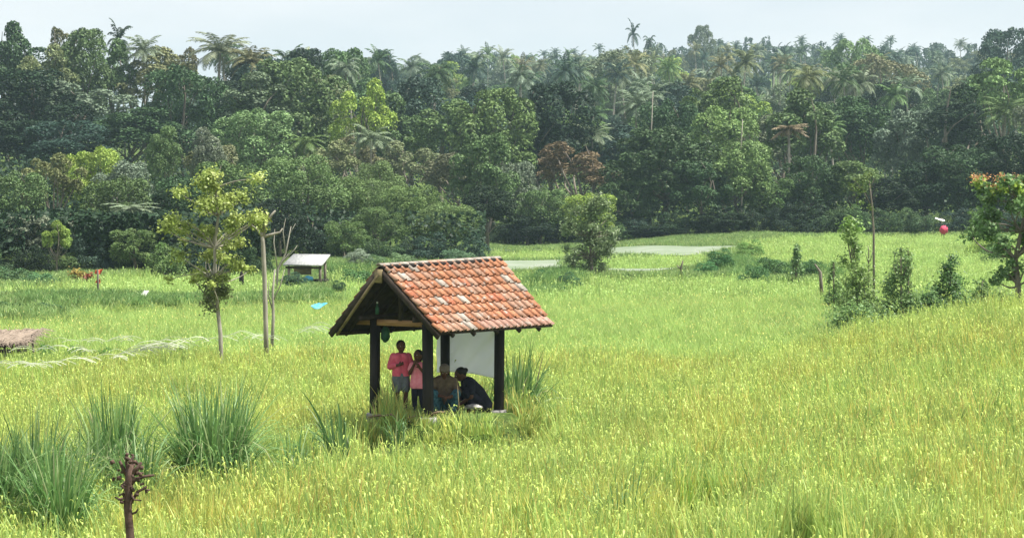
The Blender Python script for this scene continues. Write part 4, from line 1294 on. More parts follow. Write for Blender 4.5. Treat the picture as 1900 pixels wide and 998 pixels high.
# hedges and low bushes along the banks
def bank_bush(px, top, wpx, d, label, col, key='bush2', group='bushes on the banks'):
    COLS['_'] = (tuple(c * 1.35 for c in col), '')
    zg = float(G((px - 950) / FPX * d, d)); zt = at(px, top, d).z
    zb = min(zg, zt - .62 * wpx / FPX * d)
    o = tree(px, top, wpx * .9, d, key, '_', label, group, 'shrub', 'shrub', jit=.05, zbase=zb)
    return o
BB = [
    (20, 560, 110, 80, (.060, .12, .045), 'hedge bush at the left edge of the lower bank'),
    (90, 562, 90, 80.5, (.055, .11, .045), 'hedge bush second from the left on the lower bank'),
    (-60, 562, 110, 80, (.06, .12, .045), 'hedge bush just outside the left edge'),
    (15, 495, 110, 108, (.050, .10, .045), 'large dark bush at the left edge below the forest'),
    (70, 505, 80, 107, (.065, .13, .05), 'green bush right of the large dark bush at left'),
    (-55, 490, 110, 108, (.050, .10, .045), 'large dark bush outside the left edge'),
    (90, 541, 80, 95, (.035, .085, .03), 'low dark bush standing in for the shaded bank face under the red flag stake'),  # the darkest low bushes here stand in for the bund's shaded face
    (160, 543, 80, 95.5, (.035, .085, .03), 'low dark bush standing in for the shaded bank face right under the red flag stake'),
    (225, 545, 60, 95, (.05, .12, .045), 'low leafy bank bush left of the white sheet'),
    (290, 546, 60, 95, (.045, .10, .035), 'low leafy bank bush right of the white sheet'),
    (350, 546, 70, 95.5, (.035, .085, .03), 'low dark bush standing in for the shaded bank face left of the coral tree'),
    (440, 546, 70, 95.5, (.035, .085, .03), 'low dark bush standing in for the shaded bank face between coral tree and pole tree'),
    (545, 505, 60, 102, (.045, .085, .045), 'dark bush at the left foot of the small grey-roofed shelter'),
    (630, 522, 32, 95, (.045, .09, .04), 'small dark bush standing between shelter and tiled roof'),
    (660, 500, 100, 106, (.07, .15, .055), 'green bush right of the small shelter'),
    (700, 515, 60, 104, (.06, .13, .05), 'green bush behind the left roof slope'),
    (745, 470, 80, 128, (.11, .18, .08), 'pale green bush above the tiled ridge'),
    (665, 462, 60, 135, (.20, .24, .17), 'whitish green bush at the field edge right of the small shelter'),
    (700, 472, 50, 130, (.10, .17, .07), 'leafy bush at the field edge above the left roof gable'),
    (850, 462, 70, 140, (.11, .18, .09), 'pale bush at the forest edge above the tiled ridge'),
    (1015, 500, 60, 112, (.045, .12, .045), 'green bush right of the roof end below the fallow plot'),
    (1055, 505, 60, 108, (.045, .10, .04), 'dark bush at the left foot of the round shrub'),
    (1335, 462, 56, 122, (.045, .12, .045), 'dense dark green bush at the back of the big field'),
    (1310, 485, 50, 120, (.055, .14, .05), 'low bush left of the dense dark green bush'),
    (1390, 445, 60, 140, (.13, .23, .07), 'pale yellow-green bush right of the dense dark bush'),
    (1430, 478, 80, 118, (.055, .12, .045), 'low dark bush on the far bank'),
    (1500, 482, 70, 116, (.05, .11, .04), 'low dark bush at the right end of the far bank'),
    (1400, 492, 70, 113, (.06, .14, .05), 'low green bush in front on the far bank'),
    (1835, 432, 80, 150, (.20, .27, .06), 'yellow-green mound bush in the right far field'),
    (1850, 452, 70, 140, (.10, .17, .05), 'green bush left of the orange-flowered tree crown'),
]
for px, top, wd, d, col, lab in BB:
    bank_bush(px, top, wd, d, lab, col, 'bush1' if wd < 70 else 'bush2')

# small orange and green croton near the red flag
pxtree('croton_bush', 145, 112, 'small bush with orange-red leaves beside the red flag stake', 'shrub', [(145, 540), (145, 520), (143, 510)], .04,
       [(138, 505, 9, 0), (150, 510, 9, 0), (160, 514, 8, .1), (143, 518, 9, 0)], 300, .16, (.26, .20, .05), 91, bark='bark')
pxtree('croton_bush', 162, 111, 'red-leaved low plant right of the orange croton', 'shrub', [(160, 540), (160, 522), (162, 516)], .03,
       [(158, 516, 7, 0), (166, 512, 6, 0)], 120, .14, (.34, .10, .06), 92, bark='bark')

# ------------------------------------------------------------------ the tiled hut
AY = 40.0
def HP(px, py, Y): return np.array(at(px, py, Y))
Rv = np.array([math.cos(R(50)), math.sin(R(50)), 0]); Pv = np.array([math.sin(R(50)), -math.cos(R(50)), 0])
E0 = HP(815, 619, 38.55)       # near eave, gable end
E1 = HP(1026, 604, 40.85)      # near eave, far end
A0 = HP(705, 495, 39.3)        # ridge, gable end
A1 = HP(927, 481, 41.6)        # ridge, far end
L0 = HP(614, 616, 40.05)       # far eave, gable end
L1 = L0 + (E1 - E0)
hut_root = obj('field_hut', None, loc=(HUT[0], HUT[1], 0), label='open hut with an orange clay tile roof on four dark posts in the rice field', cat='hut')
HL = np.array([HUT[0], HUT[1], 0])
def hobj(name, VF, mats, parent=None, sm=False, **kw):
    V, F = VF
    return obj(name, mesh_np(name, V - HL, F, mats, sm), parent or hut_root, **kw)

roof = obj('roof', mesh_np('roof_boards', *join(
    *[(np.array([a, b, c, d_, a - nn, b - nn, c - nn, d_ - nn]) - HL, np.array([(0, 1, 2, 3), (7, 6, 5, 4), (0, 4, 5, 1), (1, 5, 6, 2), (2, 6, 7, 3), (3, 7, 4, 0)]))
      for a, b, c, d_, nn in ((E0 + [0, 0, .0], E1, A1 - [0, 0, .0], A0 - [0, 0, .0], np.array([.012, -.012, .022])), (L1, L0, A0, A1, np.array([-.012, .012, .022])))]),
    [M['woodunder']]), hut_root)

# one clay pantile, shared by all
TW, TL = .192, .225
prof = [(0, .002), (.08, .030), (.20, .046), (.32, .034), (.42, .006), (.62, -.004), (.82, -.002), (1.04, .008)]
V, F = [], []
for row, (yy, up, am) in enumerate([(0, .030, 1.12), (TL, .004, .72)]):
    for u, hgt in prof: V.append((u * TW, yy, hgt * am + up))
k = len(prof)
for u, hgt in prof: V.append((u * TW, 0, hgt * 1.12 + .030 - .011))
for u, hgt in prof: V.append((u * TW, TL, hgt * .72 + .004 - .011))
for i in range(k - 1):
    F.append((i, i + 1, k + i + 1, k + i)); F.append((2 * k + i + 1, 2 * k + i, 3 * k + i, 3 * k + i + 1)); F.append((2 * k + i, 2 * k + i + 1, i + 1, i))
F.append((0, k, 3 * k, 2 * k)); F.append((k - 1, 3 * k - 1, 4 * k - 1, 2 * k - 1))
tile_me = mesh_np('clay_tile', np.array(V), np.array(F), [M['tile']], False)
NC, NR = 16, 8
def slope_tiles(e0, e1, a0, a1, seed, pale_spots=()):
    r = random.Random(seed)
    for rr in range(NR):
        for cc in range(NC):
            u0, u1 = cc / NC, (cc + 1) / NC; v0, v1 = rr / NR, (rr + 1) / NR
            P = lambda u, v: (e0 * (1 - u) + e1 * u) * (1 - v) + (a0 * (1 - u) + a1 * u) * v
            p = P(u0, v0 - .015 * (rr == 0)); xa = P(u1, v0) - p; ya = P(u0, v1) - P(u0, v0)
            wx, wy = np.linalg.norm(xa), np.linalg.norm(ya)
            xa = xa / wx; ya = ya / wy; na = np.cross(xa, ya); na /= np.linalg.norm(na)
            ya = np.cross(na, xa)
            sag = -.004 * math.sin(math.pi * u0) * math.sin(math.pi * v0)
            p = p + na * (.016 + sag + r.uniform(-.003, .003)) - HL
            tint = np.array((0.414, 0.189, 0.106)) * r.uniform(.75, 1.12)
            q = r.random()
            if q < .28: tint = np.array((0.370, 0.220, 0.154)) * r.uniform(.85, 1.12)
            elif q < .36: tint = np.array((.40, .15, .085)) * r.uniform(.8, 1.1)
            elif q < .38: tint = np.array((.48, .42, .36))
            if rr == 0 and cc > 5: tint = np.array((0.405, 0.238, 0.185)) * r.uniform(.85, 1.1)
            if (rr, cc) in pale_spots: tint = np.array((0.387, 0.343, 0.299)) * r.uniform(.8, 1.1)
            o = obj('roof_tile', tile_me, roof, color=tint)
            m = Matrix(((xa[0] * wx / TW, ya[0] * wy / TL * 1.13, na[0], p[0]), (xa[1] * wx / TW, ya[1] * wy / TL * 1.13, na[1], p[1]), (xa[2] * wx / TW, ya[2] * wy / TL * 1.13, na[2], p[2]), (0, 0, 0, 1)))
            o.matrix_basis = m @ Matrix.Rotation(r.uniform(-.012, .012), 4, 'Z')
slope_tiles(E0, E1, A0, A1, 5, {(7, 3), (5, 5), (3, 3), (5, 14), (4, 15), (0, 4), (1, 4), (6, 1)})
slope_tiles(L1, L0, A1, A0, 6)
# ridge tiles
V, F = [], []
for yy, s in ((0, 1.0), (.26, .88)):
    for i in range(7):
        a = math.pi * i / 6
        V.append((yy, math.cos(a) * .062 * s, math.sin(a) * .042 * s))
for yy, s in ((0, .82), (.26, .7)):
    for i in range(7):
        a = math.pi * i / 6
        V.append((yy, math.cos(a) * .062 * s, math.sin(a) * .042 * s - .004))
for i in range(6):
    F += [(i, i + 1, 8 + i, 7 + i), (14 + i + 1, 14 + i, 21 + i, 22 + i), (i + 1, i, 14 + i, 15 + i), (7 + i, 8 + i, 22 + i, 21 + i)]
F += [(0, 7, 21, 14), (6, 20, 27, 13)]
ridge_me = mesh_np('ridge_tile', np.array(V), np.array(F), [M['tile']], False)
rd = (A1 - A0); rl = np.linalg.norm(rd); rd = rd / rl
nrt = 13
for i in range(nrt):
    p = A0 - rd * .04 + (A1 - A0) * (i / nrt) + np.array([0, 0, .018]) - HL
    t_ = i / nrt
    o = obj('ridge_tile', ridge_me, roof, color=np.array((.33, .29, .25)) * random.uniform(.85, 1.12) if i not in (5, 6) else np.array((.42, .26, .2)))
    q = Vector(rd).to_track_quat('X', 'Z').to_matrix().to_4x4()
    o.matrix_basis = Matrix.Translation(p) @ q @ Matrix.Rotation(random.uniform(-.03, .03), 4, 'Z')
    o.scale = (1.0, 1, 1)
# dark bar under the ridge tiles
hobj('ridge_bar', beam(A0 + [0.02, -.02, -.012], A1 + [0, 0, -.012], .15, .05), [M['wooddark']], roof)
# barge boards and rafters
def off(p, v): return np.asarray(p, float) + np.asarray(v, float)
g = -Rv * .015
hobj('barge_board', beam(A0 + g + [0, 0, -.05], L0 + g + [0, 0, -.05], .03, .10, Pv), [M['woodunder']], roof)
hobj('barge_board', beam(A0 + g + [0, 0, -.06], E0 + g + [0, 0, -.06], .03, .09, Pv), [M['woodunder']], roof)
hobj('bamboo_rafter', tube([A0 + g * 3 + [.0, 0, -.13], (A0 + L0) / 2 + g * 3 + [.035, 0, -.13], L0 + g * 3 + [.13, 0, -.045]], [.024, .026, .024], 8), [M['bamboo']], roof, True)
hobj('gusset_board', beam(A0 + g * 2 + [0, 0, -.04], A0 + g * 2 + [-.01, 0, -.26], .16, .02, -Rv), [M['bamboo']], roof)
for s in (0.12, .3, .5, .7, .88):
    a = A0 * (1 - s) + A1 * s; e = E0 * (1 - s) + E1 * s; l_ = L0 * (1 - s) + L1 * s
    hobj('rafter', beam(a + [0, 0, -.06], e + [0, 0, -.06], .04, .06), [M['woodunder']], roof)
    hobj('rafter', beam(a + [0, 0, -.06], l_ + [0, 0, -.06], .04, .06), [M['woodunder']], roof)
for s in (.12, .35, .6, .85):
    for e0, e1 in ((E0, E1), (L0, L1)):
        hobj('batten', beam(A0 * (1 - s) + e0 * s + [0, 0, -.028], A1 * (1 - s) + e1 * s + [0, 0, -.028], .03, .02), [M['woodunder']], roof)

# posts
PA, PB, PC, PD = (HP(695, 770, 40.0), HP(795, 777, 39.25), HP(826, 757, 41.38), HP(925, 762, 40.63))
posts = []
def post(p, topz, wd, lean=(0, 0)):
    a = np.array([p[0], p[1], -.5]); b = np.array([p[0] + lean[0], p[1] + lean[1], topz])
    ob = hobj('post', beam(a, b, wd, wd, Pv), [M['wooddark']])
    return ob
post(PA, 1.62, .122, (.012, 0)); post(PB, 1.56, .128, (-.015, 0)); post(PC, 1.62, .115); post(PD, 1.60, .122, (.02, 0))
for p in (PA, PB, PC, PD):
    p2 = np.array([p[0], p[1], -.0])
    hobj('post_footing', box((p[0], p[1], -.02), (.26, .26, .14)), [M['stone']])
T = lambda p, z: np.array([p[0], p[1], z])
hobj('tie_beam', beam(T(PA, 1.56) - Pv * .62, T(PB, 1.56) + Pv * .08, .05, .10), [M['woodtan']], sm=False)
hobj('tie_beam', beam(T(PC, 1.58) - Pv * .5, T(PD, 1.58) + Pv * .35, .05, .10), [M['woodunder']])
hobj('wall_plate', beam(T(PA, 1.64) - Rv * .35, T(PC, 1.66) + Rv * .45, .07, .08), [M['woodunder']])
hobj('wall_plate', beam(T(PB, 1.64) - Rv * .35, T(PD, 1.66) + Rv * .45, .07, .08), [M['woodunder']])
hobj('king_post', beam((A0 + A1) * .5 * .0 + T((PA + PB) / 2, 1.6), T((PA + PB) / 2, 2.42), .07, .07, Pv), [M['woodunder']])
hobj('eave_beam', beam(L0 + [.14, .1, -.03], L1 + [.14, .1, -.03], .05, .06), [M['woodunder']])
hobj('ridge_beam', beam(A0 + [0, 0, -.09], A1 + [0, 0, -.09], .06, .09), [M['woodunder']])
# plank edge of the low floor under the hut
for i in range(5):
    s = i / 4
    hobj('floor_plank', beam(T(PA, .0) * (1 - s) + T(PB, .0) * s + Rv * .15, T(PC, .0) * (1 - s) + T(PD, .0) * s - Rv * .05 + [0, 0, .01 * (i % 2)], .21, .03), [M['sole']])
for i, (a, b_) in enumerate([((690, 772), (742, 768)), ((700, 782), (745, 775)), ((716, 790), (722, 768)), ((736, 792), (732, 770))]):
    pass

# white cloth hung between the rear posts, with real folds
n1, n2 = 46, 30
u = np.linspace(0, 1, n1); v = np.linspace(0, 1, n2)
U, Vv = np.meshgrid(u, v)
c0 = T(PC, 1.54) - Pv * .29; c1 = T(PD, 1.54) - Pv * .03
Pc = c0[None, None] * (1 - U[..., None]) + c1[None, None] * U[..., None]
drop = (.93 + .07 * U) * (1 - .06 * np.sin(U * math.pi))
Pc[..., 2] -= Vv * drop
fold = .055 * np.sin((U * 2.4 + Vv * 1.6) * 9) * (1 - Vv) ** .7 * U + .012 * np.sin(U * 41 + Vv * 17) * (1 - .6 * Vv) + .02 * np.sin((U + Vv * .4) * 16) * (1 - Vv) ** 2 + .02 * np.sin(U * 7 + 1) * Vv
Pc += (Rv * 1.0)[None, None] * (fold + .10)[..., None]
Pc[..., 2] += -.04 * np.sin(U * math.pi) * (1 - Vv)
i = np.arange(n1 * n2).reshape(n2, n1)
F = np.stack([i[:-1, :-1], i[:-1, 1:], i[1:, 1:], i[1:, :-1]], -1).reshape(-1, 4)
cloth = obj('cloth_sheet', mesh_np('cloth_sheet', Pc.reshape(-1, 3), F, [M['cloth']], True), label='white plastic sheet hung between the two rear posts of the hut', cat='sheet')
sm_ = cloth.modifiers.new('thickness', 'SOLIDIFY'); sm_.thickness = .004

# lumps, sacks, hung bag
def blob(name, c, rad, mat_, seed, amp=.18, label=None, cat=None, parent=None, sub=3, freq=3.):
    bm = bmesh.new(); bmesh.ops.create_icosphere(bm, subdivisions=sub, radius=1)
    from mathutils import noise as mn
    for v_ in bm.verts:
        q = v_.co.copy(); f = 1 + amp * mn.noise(q * freq + Vector((seed, 0, 0))) + amp * .5 * mn.noise(q * freq * 2.3 + Vector((0, seed, 0)))
        v_.co = Vector((q.x * rad[0], q.y * rad[1], q.z * rad[2])) * f
    me = bpy.data.meshes.new(name); bm.to_mesh(me); bm.free()
    for p_ in me.polygons: p_.use_smooth = True
    me.materials.append(M[mat_])
    return obj(name, me, parent, loc=c, label=label, cat=cat)
bag = obj('hanging_bag', None, loc=HP(715, 618, 40.1), label='dark green cloth bag hanging from the tie beam beside the left post', cat='bag')
blob('bag_body', (0, 0, -.02), (.075, .05, .135), 'greenbag', 3, .22, parent=bag)
V, F = tube([(-.01, 0, .08), (-.03, 0, .18), (0.0, 0, .24)], [.008, .006, .006], 6)
obj('strap', mesh_np('bag_strap', V, F, [M['greenbag']]), bag)
bt = obj('hanging_bottle', None, loc=HP(700, 573, 39.75), label='small pale green bottle hanging high on the left post', cat='bottle')
V, F = tube([(0, 0, -.09), (0, 0, -.085), (0, 0, .02), (0, 0, .05), (0, 0, .09)], [.01, .03, .032, .015, .012], 10)
obj('bottle_body', mesh_np('bottle_body', V, F, [M['greenbag']], True), bt)
V, F = tube([(0, 0, .09), (0, 0, .115)], [.014, .014], 8)
obj('cap', mesh_np('bottle_cap', V, F, [M['whitepaint']], True), bt)
blob('white_sack', HP(878, 757, 40.2) + np.array([0, 0, .02]), (.15, .10, .045), 'sackcloth', 8, .55, label='crumpled white cloth bundle on the ground by the person in black', cat='cloth')
# thin pale stake standing in front of the seated people
V, F = tube([(0, 0, -.3), (.012, 0, .2), (-.02, 0, .62)], [.010, .008, .005], 6)
obj('pale_stake', mesh_np('pale_stake', V, F, [M['bamboo']], True), loc=HP(850, 772, 39.5), label='thin pale stake in the grass between the two seated people', cat='stake')
# broken twigs and stones at the hut foot
for j, (px, py, ln, ang) in enumerate([(700, 774, .3, .1), (725, 772, .25, -.2), (760, 778, .2, .3), (812, 768, .22, .15)]):
    p = HP(px, py, 39.3 - .1 * (j % 2))
    V, F = tube([(-ln / 2, 0, 0), (0, .02, .03), (ln / 2, 0, ln * ang)], [.018, .022, .014], 6)
    obj('dry_log', mesh_np('dry_log', V, F, [M['sole']], True), loc=p, label=['short dry log lying at the foot of the left post', 'short dry log just right of the left post', 'dry stick below the girl in pink', 'dry stick below the seated person in olive'][j], cat='log')

# ------------------------------------------------------------------ people
def capsule_mesh(name, limbs_, ells, voxel, mats, smooth_it=4):
    bm = bmesh.new()
    def sph(c, rad, seg=14, q=None):
        m = Matrix.Translation(Vector(c))
        if q is not None: m = m @ q.to_matrix().to_4x4()
        m = m @ Matrix.Diagonal((*rad, 1))
        bmesh.ops.create_uvsphere(bm, u_segments=seg, v_segments=max(7, seg // 2 + 2), radius=1, matrix=m)
    for pts, rr in limbs_:
        for i, p in enumerate(pts):
            sph(p, (rr[i],) * 3, 14 if rr[i] > .02 else 8)
            if i:
                a, b_ = Vector(pts[i - 1]), Vector(p); dvec = b_ - a
                if dvec.length < 1e-5: continue
                q = dvec.to_track_quat('Z', 'Y').to_matrix().to_4x4()
                bmesh.ops.create_cone(bm, cap_ends=True, segments=14 if rr[i] > .02 else 8, radius1=rr[i - 1], radius2=rr[i], depth=dvec.length, matrix=Matrix.Translation((a + b_) / 2) @ q)
    for e in ells:
        sph(e[0], e[1], 18, e[2] if len(e) > 2 else None)
    me = bpy.data.meshes.new(name); bm.to_mesh(me); bm.free()
    o = bpy.data.objects.new('tmp', me); COL.objects.link(o)
    md = o.modifiers.new('r', 'REMESH'); md.mode = 'VOXEL'; md.voxel_size = voxel; md.use_smooth_shade = True
    s = o.modifiers.new('s', 'SMOOTH'); s.iterations = smooth_it; s.factor = .5
    dg = bpy.context.evaluated_depsgraph_get()
    out = bpy.data.meshes.new_from_object(o.evaluated_get(dg))
    bpy.data.objects.remove(o); bpy.data.meshes.remove(me)
    out.name = name
    out.materials.clear()
    for m_ in mats: out.materials.append(m_)
    for p_ in out.polygons: p_.use_smooth = True
    return out

def hand(wrist, d, palm_n, s=1., curl=.5):
    """five finger chains and a palm; d = pointing direction, palm_n = palm normal"""
    w_, d_, n_ = Vector(wrist), Vector(d).normalized(), Vector(palm_n).normalized()
    side = d_.cross(n_).normalized()
    limbs_ = [([w_, w_ + d_ * .065 * s], [.021 * s, .024 * s]), ([w_ + side * .012 * s, w_ + d_ * .06 * s + side * .02 * s], [.018 * s, .014 * s]), ([w_ - side * .012 * s, w_ + d_ * .06 * s - side * .02 * s], [.018 * s, .014 * s])]
    for k, ln in enumerate((.062, .072, .067, .052)):
        b0 = w_ + d_ * .068 * s + side * (.024 - .016 * k) * s
        a1 = d_ * math.cos(curl) + n_ * math.sin(curl); a2 = d_ * math.cos(curl * 2) + n_ * math.sin(curl * 2)
        limbs_.append(([b0, b0 + a1 * ln * .5 * s, b0 + a1 * ln * .5 * s + a2 * ln * .5 * s], [.0085 * s, .008 * s, .0065 * s]))
    b0 = w_ + d_ * .018 * s + side * .022 * s
    limbs_.append(([b0, b0 + (d_ * .6 + side * .8) * .032 * s, b0 + (d_ * .9 + side * .55 + n_ * .3) * .056 * s], [.011 * s, .009 * s, .007 * s]))
    return limbs_

def head_shapes(c, s, q):
    """skull, jaw, nose, ears for a head of radius s at c turned by q (face looks along local -Y)"""
    c = Vector(c); P = lambda x, y, z: c + q @ Vector((x * s, y * s, z * s))
    return [(c, (.80 * s, .95 * s, 1.0 * s), q), (P(0, -.28, -.55), (.56 * s, .55 * s, .5 * s), q), (P(0, -.96, -.12), (.13 * s, .17 * s, .2 * s), q),
            (P(.80, .05, -.1), (.07 * s, .17 * s, .24 * s), q), (P(-.80, .05, -.1), (.07 * s, .17 * s, .24 * s), q), (P(0, -.80, .22), (.5 * s, .14 * s, .1 * s), q), (P(0, -.80, -.62), (.24 * s, .12 * s, .1 * s), q)]

def person(loc, yaw, label, J, clothes, hair_k, s_head, head_q, scale=1., group=None):
    root = obj('person', None, loc=loc, label=label, cat='person', group=group)
    root.rotation_euler[2] = yaw; root.scale = (scale,) * 3
    body = obj('body', capsule_mesh('body', J['limbs'] + J['hands'], J['ells'] + head_shapes(J['head'], s_head, head_q), .0062, [M['skin']]), root)
    c = Vector(J['head']); P = lambda x, y, z: c + head_q @ Vector((x * s_head, y * s_head, z * s_head))
    if hair_k:
        el = [(P(0, .16, .22), (.86 * s_head, .92 * s_head, .90 * s_head), head_q)]
        if hair_k == 'long': el += [(P(0, .55, -.35), (.75 * s_head, .5 * s_head, .9 * s_head), head_q), (P(0, .62, -.9), (.5 * s_head, .35 * s_head, .6 * s_head), head_q)]
        if hair_k == 'bun': el += [(P(0, 1.0, .3), (.4 * s_head, .4 * s_head, .4 * s_head), head_q)]
        if hair_k == 'cap': el = [(P(0, .12, .30), (.92 * s_head, .98 * s_head, .84 * s_head), head_q), (P(0, -.5, .42), (.85 * s_head, .55 * s_head, .28 * s_head), head_q)]
        obj('headcloth' if hair_k == 'cap' else 'hair', capsule_mesh('hair', [], el, .008, [M['greycap'] if hair_k == 'cap' else M['hair']], 2), root)
    for sx in (-1, 1):
        V, F = tube([P(.3 * sx, -.84, .03), P(.3 * sx, -.90, .03)], [.10 * s_head, .05 * s_head], 8)
        e = obj('eye', mesh_np('eye', V, F, [M['eyewhite']], True), root)
        V, F = tube([P(.3 * sx, -.90, .03), P(.3 * sx, -.93, .03)], [.05 * s_head, .03 * s_head], 6)
        obj('pupil', mesh_np('pupil', V, F, [M['hair']], True), e)
    V, F = tube([P(-.2, -.86, -.45), P(0, -.90, -.46), P(.2, -.86, -.45)], [.03 * s_head, .05 * s_head, .03 * s_head], 6)
    obj('mouth', mesh_np('mouth', V, F, [M['lip']], True), root)
    for nm, lm, el, mt in clothes:
        obj(nm, capsule_mesh(nm, lm, el, .0085, [M[mt]], 3), root)
    return root
QI = Euler((0, 0, 0)).to_quaternion()

# boy in pink, standing; local -Y is the way he faces
shl, shr = (-.125, 0, .975), (.125, 0, .975)
J = dict(head=(0, -.01, 1.145),
  limbs=[([(0, .005, 1.0), (0, -.003, 1.08)], [.042, .038]), ([(-.05, 0, .95), (-.045, 0, .82), (-.045, 0, .70)], [.078, .072, .07]), ([(.05, 0, .95), (.045, 0, .82), (.045, 0, .70)], [.078, .072, .07]),
         ([(-.06, 0, .66), (-.07, -.01, .36), (-.07, .01, .08)], [.075, .046, .029]), ([(.06, 0, .66), (.075, -.01, .36), (.08, .01, .08)], [.075, .046, .029]),
         ([(-.07, .02, .05), (-.075, -.11, .025)], [.03, .024]), ([(.08, .02, .05), (.09, -.11, .025)], [.03, .024]),
         ([shl, (-.185, .01, .80), (-.06, -.13, .84)], [.045, .033, .023]), ([shr, (.19, .0, .80), (.27, -.09, .93)], [.045, .033, .023])],
  ells=[], hands=hand((-.06, -.13, .84), (.85, -.3, .35), (0, .9, .2), .85, .7) + hand((.27, -.09, .93), (.5, -.3, .8), (-.6, -.5, .2), .85, .6))
shirt = [([(-.055, 0, .945), (-.055, 0, .82), (-.06, 0, .655)], [.092, .088, .092]), ([(.055, 0, .945), (.055, 0, .82), (.06, 0, .655)], [.092, .088, .092]),
         ([shl, (-.172, .01, .84)], [.062, .058]), ([shr, (.172, 0, .84)], [.062, .058]), ([(-.06, 0, .99), (.06, 0, .99)], [.05, .05]), ([(-.16, .005, .85), (-.185, .005, .80), (-.12, -.07, .83)], [.055, .05, .045])]
shorts = [([(-.06, 0, .64), (-.072, -.005, .44)], [.092, .078]), ([(.06, 0, .64), (.078, -.005, .44)], [.092, .078]), ([(0, 0, .65), (0, 0, .58)], [.09, .085])]
person(HP(744, 770, 40.15) * [1, 1, 0] + [0, 0, .01], .25, 'boy in a pink shirt and grey shorts standing between the two left posts', J,
       [('shirt', shirt, [], 'pink'), ('shorts', shorts, [], 'greyshort')], 'short', .092, Euler((.05, 0, .1)).to_quaternion())

# smaller girl in pink, hand at her mouth
J = dict(head=(0, -.01, 1.0),
  limbs=[([(0, .005, .86), (0, -.003, .94)], [.036, .034]), ([(-.04, 0, .82), (-.035, 0, .70), (-.035, 0, .58)], [.068, .062, .06]), ([(.04, 0, .82), (.035, 0, .70), (.035, 0, .58)], [.068, .062, .06]),
         ([(-.05, 0, .56), (-.06, -.01, .30), (-.06, .01, .06)], [.062, .04, .026]), ([(.05, 0, .56), (.065, -.01, .30), (.07, .01, .06)], [.062, .04, .026]),
         ([(-.06, .02, .045), (-.065, -.10, .022)], [.026, .02]), ([(.07, .02, .045), (.08, -.10, .022)], [.026, .02]),
         ([(-.105, 0, .835), (-.12, -.09, .70), (-.035, -.12, .865)], [.038, .03, .021]), ([(.105, 0, .835), (.13, -.08, .70), (.06, -.14, .80)], [.038, .03, .021])],
  ells=[], hands=hand((-.035, -.12, .865), (.3, -.05, .95), (.2, .9, 0), .78, .6) + hand((.06, -.14, .80), (-.5, -.2, .8), (-.2, .9, 0), .78, .5))
shirt = [([(-.045, 0, .81), (-.045, 0, .68), (-.055, 0, .50)], [.08, .078, .088]), ([(.045, 0, .81), (.045, 0, .68), (.055, 0, .50)], [.08, .078, .088]), ([(-.105, 0, .835), (-.125, -.04, .765)], [.052, .048]), ([(.105, 0, .835), (.128, -.04, .765)], [.052, .048]), ([(-.05, 0, .85), (.05, 0, .85)], [.042, .042])]
legs = [([(-.05, 0, .54), (-.06, -.01, .30), (-.06, .01, .10)], [.074, .052, .036]), ([(.05, 0, .54), (.065, -.01, .30), (.07, .01, .10)], [.074, .052, .036])]
person(HP(776, 770, 40.05) * [1, 1, 0] + [0, 0, .01], -.2, 'small girl in a light pink top and dark leggings with a hand at her mouth', J,
       [('top', shirt, [], 'pinklight'), ('leggings', legs, [], 'darkcloth')], 'long', .088, Euler((-.05, 0, -.35)).to_quaternion())

# adult seated facing us, head bowed, under a grey-brown headcloth
J = dict(head=(0, -.12, .80),
  limbs=[([(0, -.04, .64), (0, -.09, .72)], [.05, .045]), ([(-.07, -.01, .60), (-.06, .02, .40), (-.06, .06, .16)], [.095, .10, .11]), ([(.07, -.01, .60), (.06, .02, .40), (.06, .06, .16)], [.095, .10, .11]),
         ([(-.09, .04, .14), (-.20, -.26, .40), (-.14, -.24, .06)], [.095, .06, .042]), ([(.09, .04, .14), (.20, -.26, .40), (.14, -.24, .06)], [.095, .06, .042]),
         ([(-.14, -.22, .04), (-.15, -.38, .03)], [.04, .028]), ([(.14, -.22, .04), (.15, -.38, .03)], [.04, .028]),
         ([(-.17, -.02, .60), (-.24, -.12, .38), (-.08, -.33, .36)], [.055, .042, .03]), ([(.17, -.02, .60), (.25, -.12, .38), (.08, -.34, .34)], [.055, .042, .03])],
  ells=[], hands=hand((-.08, -.33, .36), (.8, -.5, -.1), (0, .3, -1), 1, .7) + hand((.08, -.34, .34), (-.8, -.5, -.1), (0, .3, -1), 1, .7))
shirt = [([(-.075, -.01, .595), (-.065, .02, .40), (-.07, .06, .17)], [.115, .122, .13]), ([(.075, -.01, .595), (.065, .02, .40), (.07, .06, .17)], [.115, .122, .13]),
         ([(-.17, -.02, .60), (-.235, -.10, .42), (-.16, -.22, .38)], [.075, .062, .052]), ([(.17, -.02, .60), (.245, -.10, .42), (.17, -.22, .37)], [.075, .062, .052])]
pants = [([(-.09, .04, .14), (-.20, -.26, .40), (-.145, -.245, .12)], [.115, .08, .06]), ([(.09, .04, .14), (.20, -.26, .40), (.145, -.245, .12)], [.115, .08, .06]), ([(-.08, .05, .13), (.08, .05, .13)], [.12, .12])]
person(HP(824, 765, 40.2) * [1, 1, 0] + [0, 0, .01], .1, 'adult in an olive-brown shirt and grey headcloth sitting hunched behind the middle post', J,
       [('shirt', shirt, [], 'olivecloth'), ('trousers', pants, [], 'tealcloth')], 'cap', .105, Euler((.55, 0, 0)).to_quaternion(), scale=.93)

